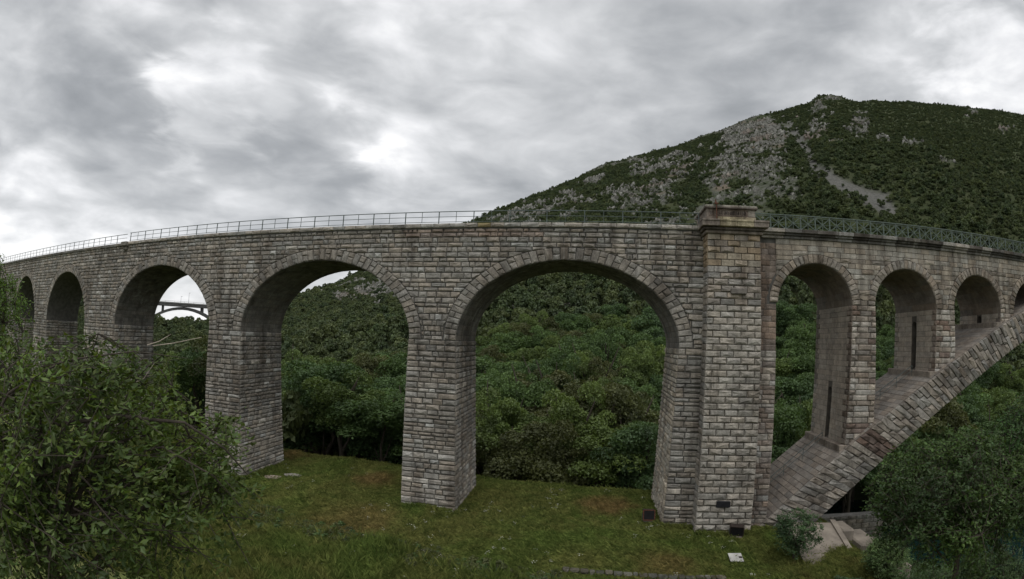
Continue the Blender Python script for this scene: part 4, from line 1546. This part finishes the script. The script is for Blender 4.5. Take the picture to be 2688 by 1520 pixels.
# --- scattered vegetation (hill wood, grass) as instanced stuff
def scatter_group(name, coll):
    ng = bpy.data.node_groups.new(name, 'GeometryNodeTree')
    ng.interface.new_socket('Geometry', in_out='INPUT', socket_type='NodeSocketGeometry')
    ng.interface.new_socket('Geometry', in_out='OUTPUT', socket_type='NodeSocketGeometry')
    gi = ng.nodes.new('NodeGroupInput'); go_ = ng.nodes.new('NodeGroupOutput')
    ip = ng.nodes.new('GeometryNodeInstanceOnPoints')
    ci = ng.nodes.new('GeometryNodeCollectionInfo')
    ci.inputs['Collection'].default_value = coll
    ci.inputs['Separate Children'].default_value = True
    ci.inputs['Reset Children'].default_value = True
    ip.inputs['Pick Instance'].default_value = True

    def attr(nm, dt):
        n = ng.nodes.new('GeometryNodeInputNamedAttribute'); n.data_type = dt
        n.inputs['Name'].default_value = nm
        return n.outputs['Attribute']
    L = ng.links.new
    L(gi.outputs[0], ip.inputs['Points']); L(ci.outputs[0], ip.inputs['Instance'])
    L(attr('idx', 'INT'), ip.inputs['Instance Index'])
    L(attr('rot', 'FLOAT_VECTOR'), ip.inputs['Rotation'])
    L(attr('siz', 'FLOAT_VECTOR'), ip.inputs['Scale'])
    L(ip.outputs[0], go_.inputs[0])
    return ng


def scatter(name, label, cat, pts, rot, siz, idx, meshes):
    coll = bpy.data.collections.new(name + '_kinds')
    for i, me in enumerate(meshes):
        coll.objects.link(bpy.data.objects.new('%s_kind_%02d' % (name, i), me))
    me = bpy.data.meshes.new(name)
    me.vertices.add(len(pts)); me.vertices.foreach_set('co', np.asarray(pts, np.float32).ravel())
    a = me.attributes.new('rot', 'FLOAT_VECTOR', 'POINT'); a.data.foreach_set('vector', np.asarray(rot, np.float32).ravel())
    a = me.attributes.new('siz', 'FLOAT_VECTOR', 'POINT'); a.data.foreach_set('vector', np.asarray(siz, np.float32).ravel())
    a = me.attributes.new('idx', 'INT', 'POINT'); a.data.foreach_set('value', np.asarray(idx, np.int32).ravel())
    o = bpy.data.objects.new(name, me)
    COL.objects.link(o)
    md = o.modifiers.new('scatter', 'NODES')
    md.node_group = scatter_group(name, coll)
    return tag(o, label, cat, None, 'stuff')


def build_forest():
    r = np.random.default_rng(8)
    n = 125000
    az = r.uniform(-78, 80, n); rr = np.interp(az, RID_AZ, RID_R)
    rf = np.minimum(74 / np.cos(np.radians(np.clip(az, -74, 74))), 250)
    lo = np.maximum(rf, np.where((az > -52) & (az < 60), 182, 0))
    rad = np.sqrt(r.uniform(0, 1, n) * ((rr * 1.06) ** 2 - lo ** 2) + lo ** 2)
    x = EYE.x + rad * np.sin(np.radians(az)); y = EYE.y + rad * np.cos(np.radians(az))
    z = hill_z(x, y)
    rk, scr = rock_mask(x, y, z)
    el = np.degrees(np.arctan2(z - EYE.z, rad))
    dens = np.clip(1 - .75 * sstep(.2, .8, rk), .36, 1) * (1 - .9 * scr)
    thin = sstep(5, 22, az) * 0 + 0.80 + .20 * sstep(.42, .58, fbm(x * .012, y * .012, 71, 3))
    keep = r.uniform(0, 1, n) < dens * thin
    x, y, z, rad, az, rk = x[keep], y[keep], z[keep], rad[keep], az[keep], rk[keep]
    n = len(x)
    s = np.clip(r.lognormal(.5, .42, n), .8, 4.2) * (1.0 - .35 * sstep(300, 800, rad)) * np.where(rk > .3, .72, 1)
    z = z + crag_relief(x, y, rad, rk, 0 * rk)
    big = fbm(x * .02, y * .02, 73, 3)
    s *= .7 + .6 * big
    h = s * r.uniform(.8, 1.25, n)
    pts = np.stack([x, y, z + h * .45], -1)
    wl = np.array(wood_left)
    if len(wl):
        pts = np.concatenate([pts, np.stack([wl[:, 0], wl[:, 1], wl[:, 2] + wl[:, 3] * .6], -1)])
        sw = r.uniform(3.0, 4.4, len(wl))
        s = np.concatenate([s, sw]); h = np.concatenate([h, wl[:, 3] * .46])
    n = len(pts)
    siz = np.stack([s, s, h], -1)
    rot = np.stack([np.zeros(n), np.zeros(n), r.uniform(0, 6.28, n)], -1)
    ms = [crown_mesh('shrub', 300 + i, 800, .13, M_FOREST, 9, 1.0, .85) for i in range(5)]
    scatter('hill_wood', 'low green scrub wood covering the hillside between rocks', 'wood', pts, rot, siz, r.integers(0, 5, n), ms)


build_forest()


def build_crags():
    r = np.random.default_rng(12)
    ms = []
    mr, nt, out = mat_new('limestone_crag')
    geo = N(nt, 'ShaderNodeNewGeometry').outputs['Position']
    oi = N(nt, 'ShaderNodeObjectInfo')
    c = ramp2(nt, noise(nt, geo, .35, 6, .7, .5), .3, .68, (.085, .09, .08), (.335, .335, .315))
    c = mul(nt, c, ramp2(nt, oi.outputs['Random'], 0, 1, (.65, .63, .60), (1.15, 1.13, 1.1)))
    c = mul(nt, c, (.24, .165, .125), ramp2(nt, noise(nt, geo, .018, 3, .5), .57, .66, (0, 0, 0), (.35, .35, .35)), 'MIX')
    finish(nt, out, c, .95, noise(nt, geo, 1.2, 5, .7), .8, .6, .1)
    for k in range(6):
        q = np.random.default_rng(70 + k)
        bm = bmesh.new()
        for i in range(26):
            d = q.normal(size=3); d /= np.linalg.norm(d)
            bm.verts.new(tuple(d * q.uniform(.55, 1.0) * np.array([.8, .8, 1.15])))
        bmesh.ops.convex_hull(bm, input=bm.verts)
        me = bpy.data.meshes.new('crag'); bm.to_mesh(me); bm.free(); me.materials.append(mr); ms.append(me)
    n = 130000
    az = r.uniform(-45, 60, n); rr = np.interp(az, RID_AZ, RID_R)
    rad = np.sqrt(r.uniform(0, 1, n) * ((rr * 1.01) ** 2 - 150 ** 2) + 150 ** 2)
    x = EYE.x + rad * np.sin(np.radians(az)); y = EYE.y + rad * np.cos(np.radians(az))
    z = hill_z(x, y)
    rk, scr = rock_mask(x, y, z)
    keep = (r.uniform(0, 1, n) < .85 * sstep(.25, .7, rk) * sstep(.36, .52, fbm(x * .09, y * .09, 83, 3))) & (scr < .5)
    x, y, z, rad, rk = x[keep], y[keep], z[keep], rad[keep], rk[keep]
    n = len(x)
    rid_ = np.interp(to_azr(x, y)[0], RID_AZ, RID_R)
    s = np.minimum(r.lognormal(0, .5, n), 2.4) * 1.35 * np.clip(rad / 420, .4, 1.35) * (1 - .72 * sstep(.86, .97, rad / rid_))
    pts = np.stack([x, y, z + crag_relief(x, y, rad, rk, 0 * rk) + s * .22], -1)
    rot = np.stack([r.normal(0, .35, n), r.normal(0, .35, n), r.uniform(0, 6.28, n)], -1)
    siz = np.stack([s * r.uniform(.45, 1.1, n), s * r.uniform(.45, 1.0, n), s * r.uniform(.6, 1.5, n)], -1)
    scatter('hill_crags', 'pale grey limestone crags breaking through the hillside scrub', 'rocks', pts, rot, siz, r.integers(0, 6, n), ms)


build_crags()


def build_grass():
    r = np.random.default_rng(4)
    ms = []
    for k in range(5):
        mb = MB()
        q = random.Random(k)
        for i in range(9):
            a = q.uniform(0, 6.28); d = q.uniform(0, .10); l = q.uniform(.5, 1.0); le = q.uniform(.1, .5); b = q.uniform(0, 6.28)
            p = Vector((math.cos(a) * d, math.sin(a) * d, -.02))
            w_ = Vector((math.cos(b), math.sin(b), 0)) * .011
            bd = Vector((-math.sin(b), math.cos(b), 0)) * le
            mb.add([tuple(p - w_), tuple(p + w_), tuple(p + bd * .35 * l + w_ * .7 + Vector((0, 0, .6 * l))), tuple(p + bd * l + Vector((0, 0, l)))], [(0, 1, 2), (0, 2, 3)], (1, 1, 1))
        ms.append(mb.mesh('tuft', M_GRASS))
    n = 480000
    # even cover, denser towards the camera
    x = r.uniform(-60, 24, n); y = r.uniform(-26, 11.5, n)
    d = np.hypot(x, y - EYE.y)
    keep = (r.uniform(0, 1, n) < np.clip(34 / d, .2, 1)) & (y > -9.4 - .55 * np.abs(x + 2) - 2) & (y < 11)
    x, y = x[keep], y[keep]
    z = ground_z(x, y)
    n = len(x)
    patch = fbm(x * .25, y * .25, 15, 3)
    dl = (y + 9.2 + .138 * (x + 5))
    h = (.045 + .10 * patch) * r.uniform(.6, 1.5, n) * np.where((dl < .4) & (x < 6), 1.9, 1.0)
    h = np.where(np.abs(dl) < .8, h * 1.3, h)
    h = np.where(r.uniform(0, 1, n) < .05, h * 2.2, h)
    # taller growth against the masonry
    ex, ey = [], []
    for (xa, xb) in ((-15.2, -10.3), (-37.2, -31.7), (5.9, 8.6)):
        m_ = 260
        ex += list(r.uniform(xa, xb, m_)) + list(xb + np.abs(r.normal(.1, .15, m_))) + list(xa - np.abs(r.normal(.1, .15, m_)))
        ey += list(-.35 - np.abs(r.normal(.1, .15, m_))) + list(r.uniform(-.4, 6.4, 2 * m_))
    ex += list(r.uniform(8.3, 12.8, 300)); ey += list(-1.55 - np.abs(r.normal(.1, .15, 300)))
    ex, ey = np.array(ex), np.array(ey)
    x = np.concatenate([x, ex]); y = np.concatenate([y, ey]); z = np.concatenate([z, ground_z(ex, ey)])
    h = np.concatenate([h, r.uniform(.12, .38, len(ex))]); n = len(x)
    rot = np.stack([r.normal(0, .12, n), r.normal(0, .12, n), r.uniform(0, 6.28, n)], -1)
    wd = r.uniform(.7, 1.3, n)
    siz = np.stack([wd, wd, h * 1.5], -1)
    scatter('meadow_grass', 'short rough grass of the meadow under the viaduct', 'grass', np.stack([x, y, z], -1), rot, siz, r.integers(0, 5, n), ms)
    # pale flower heads and seed heads
    mw = simple_mat('pale_petals', (.60, .60, .50), .8, .2)
    ms = []
    for k in range(2):
        mb = MB(); q = random.Random(90 + k)
        for i in range(6):
            p = Vector((q.uniform(-.16, .16), q.uniform(-.16, .16), q.uniform(.12, .3)))
            mb.add([tuple(p + Vector((math.cos(a) * .028, math.sin(a) * .028, q.uniform(-.01, .01)))) for a in np.linspace(0, 5.2, 6)], [(0, 1, 2, 3, 4, 5)])
        ms.append(mb.mesh('flower', mw))
    n = 1100
    x = r.uniform(-40, 14, n); y = r.uniform(-12, 8, n)
    dl = (y + 9.2 + .138 * (x + 5))
    keep = (fbm(x * .35, y * .35, 19, 3) + .35 * np.exp(-(dl / 1.2) ** 2) + np.where(dl < 0, .06, 0) > r.uniform(.52, .85, n)) & (x < 12)
    x, y = x[keep], y[keep]; z = ground_z(x, y); n = len(x)
    scatter('wild_flowers', 'tiny pale wild flowers dotted through the meadow grass', 'flowers', np.stack([x, y, z], -1), np.stack([0 * x, 0 * x, r.uniform(0, 6, n)], -1),
            np.ones((n, 3)) * r.uniform(.7, 1.2, n)[:, None], r.integers(0, 2, n), ms)
    # low weeds and stones along the ditch
    ms = [crown_mesh('weed', 500 + i, 130, .22, M_LEAF[3 if i else 0], 6, 1.0, .6) for i in range(3)]
    n = 2600
    x = r.uniform(-34, -1, n); dl = r.normal(0, .45, n); y = dl - 9.2 - .138 * (x + 5)
    z = ground_z(x, y)
    s = r.uniform(.12, .42, n) * (.5 + fbm(x * .5, y * .5, 29, 2))
    scatter('ditch_weeds', 'dark low weeds growing along the shallow ditch', 'weeds', np.stack([x, y, z + s * .4], -1), np.stack([0 * x, 0 * x, r.uniform(0, 6, n)], -1),
            np.stack([s, s, s * .8], -1), r.integers(0, 3, n), ms)
    ms = []
    for k in range(3):
        mb = MB(); q = random.Random(30 + k)
        vs_ = [(q.uniform(.6, 1.1) * a, q.uniform(.6, 1.1) * b, q.uniform(.5, 1) * c) for a in (-1, 1) for b in (-1, 1) for c in (-.6, .7)]
        mb.add(vs_, [(0, 1, 3, 2), (4, 6, 7, 5), (0, 4, 5, 1), (2, 3, 7, 6), (0, 2, 6, 4), (1, 5, 7, 3)], (.62, .60, .55)); ms.append(mb.mesh('pebble', M_ROCK))
    n = 420
    x = np.concatenate([r.uniform(-22, -4, n // 2), r.normal(-15, 2.2, n - n // 2)]); y = r.normal(0, .3, n) - 9.45 - .138 * (x + 5)
    s = r.uniform(.04, .14, n)
    scatter('ditch_stones', 'small pale stones scattered along the shallow ditch', 'stones', np.stack([x, y, ground_z(x, y) + s * .4 + .03], -1), np.stack([r.uniform(0, 6, n)] * 3, -1),
            np.stack([s, s * .8, s * .7], -1), r.integers(0, 3, n), ms)


build_grass()


# --- trees close to the camera: limbs, twigs and single leaves
def near_tree(name, label, cat, base, crotch, cen, rad, nlimb, ntwig, nleaf, leaf, mat, seed, power=2.6, top_bias=.75, r0=.16, tint=(1, 1, 1), sub=None, group=None, twig_len=.55, loose=0.0):
    r = random.Random(seed)
    t = thing(name, label, cat, base, group)
    base, crotch, cen = Vector(base), Vector(crotch), Vector(cen)

    def inside(shell=0.0):
        while True:
            p = [r.uniform(-1, 1) for _ in range(3)]
            q = sum(abs(v) ** power for v in p)
            if shell ** power < q <= 1:
                if p[2] < 0 and r.random() < top_bias * (-p[2] + .25):
                    continue
                if loose:
                    g_ = math.sin(p[0] * 5.1 + seed) * math.sin(p[1] * 4.3 + 1.7) * math.sin(p[2] * 5.7 + .6) + .5 * math.sin(p[0] * 11 + p[2] * 7) * math.sin(p[1] * 9.1 - p[2] * 8 + seed)
                    if g_ < -.12 + .35 * (q - .5) and r.random() < loose:
                        continue
                return cen + Vector((p[0] * rad[0], p[1] * rad[1], p[2] * rad[2]))
    mb = MB()
    mid_ = (base + crotch) / 2 + Vector((r.uniform(-.15, .15), r.uniform(-.15, .15), 0))
    lead = crotch.lerp(cen, .75)
    mb.tube([base - Vector((0, 0, .4)), mid_, crotch, lead], [r0 * 1.3, r0, r0 * .85, r0 * .3], 9)
    mb.build('trunk', M_BARK, t)
    limbs = []
    br = MB()
    for i in range(nlimb):
        e = inside(.72)
        s0_ = (mid_.lerp(crotch, r.uniform(.3, 1)) if r.random() < .35 else crotch.lerp(lead, r.uniform(0, .9)))
        c1 = s0_.lerp(e, .35) + Vector((r.uniform(-.3, .3), r.uniform(-.3, .3), r.uniform(.15, .55))) * (rad[0] * .35)
        pts = []
        for k in range(9):
            u = k / 8
            p = s0_ * (1 - u) ** 2 + c1 * 2 * u * (1 - u) + e * u * u
            pts.append(p + Vector((r.uniform(-1, 1), r.uniform(-1, 1), r.uniform(-1, 1))) * .03 * rad[0] * min(u * 3, 1) * .5)
        w0 = r0 * r.uniform(.35, .6)
        br.tube(pts, [w0 * (1 - .88 * k / 8) for k in range(9)], 6, cap=False)
        limbs.append(pts)
    lv = []; lf = []; lc = []
    for i in range(ntwig):
        e = inside(.25)
        # the nearest limb point carries the twig
        best = None
        for pts in r.sample(limbs, min(len(limbs), 7)):
            for p in pts[2:]:
                d = (p - e).length
                d *= r.uniform(.6, 1.7)
                if best is None or d < best[0]:
                    best = (d, p)
        p = best[1]
        d = e - p
        if d.length > 1.6 * twig_len * 2.2:
            p = e - d.normalized() * twig_len * 2.2
        q = (p + e) / 2 + Vector((r.uniform(-.08, .08), r.uniform(-.08, .08), r.uniform(0, .12)))
        if sub is None or r.random() < sub:
            br.tube([p, q, e], [.014, .009, .004], 4, cap=False)
        shade = r.uniform(.7, 1.25)
        tw = [p, q, e]
        for k in range(nleaf):
            u = r.uniform(.25, 1.0) * 2
            a = tw[0].lerp(tw[1], u) if u < 1 else tw[1].lerp(tw[2], u - 1)
            o = Vector((r.gauss(0, 1), r.gauss(0, 1), r.gauss(0, .6) - .25)).normalized()
            s = leaf * r.uniform(.65, 1.2)
            n_ = o.cross(Vector((r.gauss(0, .5), r.gauss(0, .5), 1))).normalized()
            dn = o.cross(n_).normalized()
            b0 = a + o * .02
            m0 = b0 + o * s * .45
            b = len(lv)
            lv += [b0, m0 + n_ * s * .26 + dn * s * .06, b0 + o * s - dn * s * .10, m0 - n_ * s * .26 + dn * s * .06]
            lf += [(b, b + 1, b + 2), (b, b + 2, b + 3)]
            sh = shade * r.uniform(.75, 1.3)
            lc += [(sh * tint[0] * r.uniform(.9, 1.15), sh * tint[1], sh * tint[2])] * 4
    br.build('branches', M_BARK, t)
    mb = MB(); mb.v = [tuple(p) for p in lv]; mb.f = lf; mb.c = lc
    mb.build('crown', mat, t)
    return t


TL = near_tree('leafy_tree', 'large leafy tree with arching branches close before the left half of the viaduct', 'tree',
               (-10.6, -30.2, gz(-10.6, -30.2)), (-10.3, -30.0, -14.3), (-9.0, -29.7, -12.55), (3.55, 3.55, 3.05), 34, 2100, 17, .142, M_LEAF_NEAR, 21, 2.8, .9, .17, sub=.45, loose=.97)
for a, b, c in (((-7.24, -28.85, -9.67), (-7.1, -28.7, -9.6), (-6.99, -28.53, -9.47)), ((-7.19, -28.77, -9.68), (-6.96, -28.49, -9.62), (-6.65, -28.12, -9.5)), ((-8.0, -28.6, -10.4), (-7.8, -28.5, -10.3), (-7.6, -28.4, -10.0))):
    mb = MB(); mb.tube([a, b, c], [.010, .008, .004], 5); mb.build('dead_twig', M_DEADWOOD, TL)
def at_dir(az, el, rr_):
    return Vector((EYE.x + rr_ * math.sin(R(az)), EYE.y + rr_ * math.cos(R(az)), EYE.z + rr_ * math.tan(R(el))))


for pl, w0 in (([(-82, -16, 9.6), (-74, -12.5, 9.2), (-66, -10.8, 8.9), (-57, -9.8, 8.6), (-49.5, -10.6, 8.5), (-45, -13.6, 8.6), (-42.5, -16.6, 8.8)], .06),
               ([(-80, -17, 9.4), (-70, -16.2, 8.7), (-60, -14.0, 8.4), (-52, -13.2, 8.4), (-46.5, -16.5, 8.5), (-43.5, -20, 8.6)], .045),
               ([(-78, -19, 9.2), (-69, -20.0, 8.6), (-60, -19.5, 8.3), (-53, -21.5, 8.2), (-49, -25, 8.2)], .035),
               ([(-76, -14, 9.2), (-70, -7.5, 8.9), (-63, -4.2, 8.7), (-55, -3.0, 8.6), (-49, -3.6, 8.7)], .03)):
    mb = MB(); n_ = len(pl)
    mb.tube([at_dir(*p) for p in pl], [w0 * (1 - .85 * i / (n_ - 1)) for i in range(n_)], 7, cap=False); mb.build('limb', M_BARK, TL)
near_tree('young_tree', 'bright green tree at the far left beyond the large leafy tree', 'tree', (-16.5, -30.5, gz(-16.5, -30.5)), (-16.4, -30.5, -13.0), (-15.8, -30.0, -9.9), (2.2, 2.4, 2.5), 12, 800, 18, .11, M_LEAF_BRIGHT, 22, 2.4, .4, .12, sub=.6, loose=.8)
near_tree('bank_tree', 'spreading green tree on the near bank in front of river arch', 'tree', (12.6, -22.4, gz(12.6, -22.4)), (12.5, -22.3, -16.6), (12.6, -21.6, -14.3), (3.6, 3.2, 2.6), 20, 1900, 18, .15, M_LEAF_RIGHT, 23, 2.2, .5, .14, sub=.6, loose=.8)
near_tree('bank_tree', 'feathery tall tree on the near bank beside the spreading green tree', 'tree', (18.2, -21.8, gz(18.2, -21.8)), (18.1, -21.8, -15.6), (17.8, -21.4, -13.6), (3.0, 2.8, 3.2), 16, 1600, 18, .14, M_LEAF_RIGHT, 24, 2.2, .5, .13, tint=(.8, .95, 1.05), sub=.5, loose=.85)
near_tree('leafy_bush', 'blue-green leafy bush hiding the foot of river arch beside the pylon', 'bush', (14.3, -5.9, gz(14.3, -5.9)), (14.3, -5.9, -22.6), (14.2, -5.9, -21.6), (1.75, 1.6, 1.75), 12, 420, 17, .15, M_LEAF[4], 25, 2.4, .3, .07, sub=.3, tint=(.8, .9, .85), loose=.7)
BUSH = [(16.5, -16.5, 1.9, 1.8, 'dark round bush'), (13.6, -14.2, 1.5, 1.4, 'low dark bush'), (20.5, -17.5, 2.4, 2.3, 'broad dark bush'), (10.6, -15.6, 1.2, 1.0, 'small dense bush'), (23.0, -12.0, 2.4, 2.2, 'tall dark bush'),
        (19.2, -9.5, 1.8, 1.7, 'leafy bank bush'), (22.5, -5.0, 1.9, 1.9, 'green bank bush'), (26.0, -6.5, 2.3, 2.3, 'wide bank bush'), (24.5, -17.5, 2.6, 2.8, 'tall bank bush'), (29.0, -1.5, 2.4, 2.2, 'pale bank bush')]
for i, (x, y, s, h, w_) in enumerate(BUSH):
    z = gz(x, y)
    near_tree('bank_bush', w_ + (' on the river bank', ' beside the concrete apron', ' below the feathery tree', ' at the near end of the lawn', ' on the steep bank', ' next to the concrete apron', ' below the arcade piers', ' under the river arch', ' among the bank trees', ' below the second arcade pier')[i],
              'bush', (x, y, z), (x, y, z + h * .3), (x, y, z + h * .75), (s, s, h * .8), 9, int(330 * s), 18, .15, M_LEAF[(1, 1, 1, 1, 1, 0, 0, 1, 1, 0)[i]], 60 + i, 2.2, .2, .06, sub=.2)
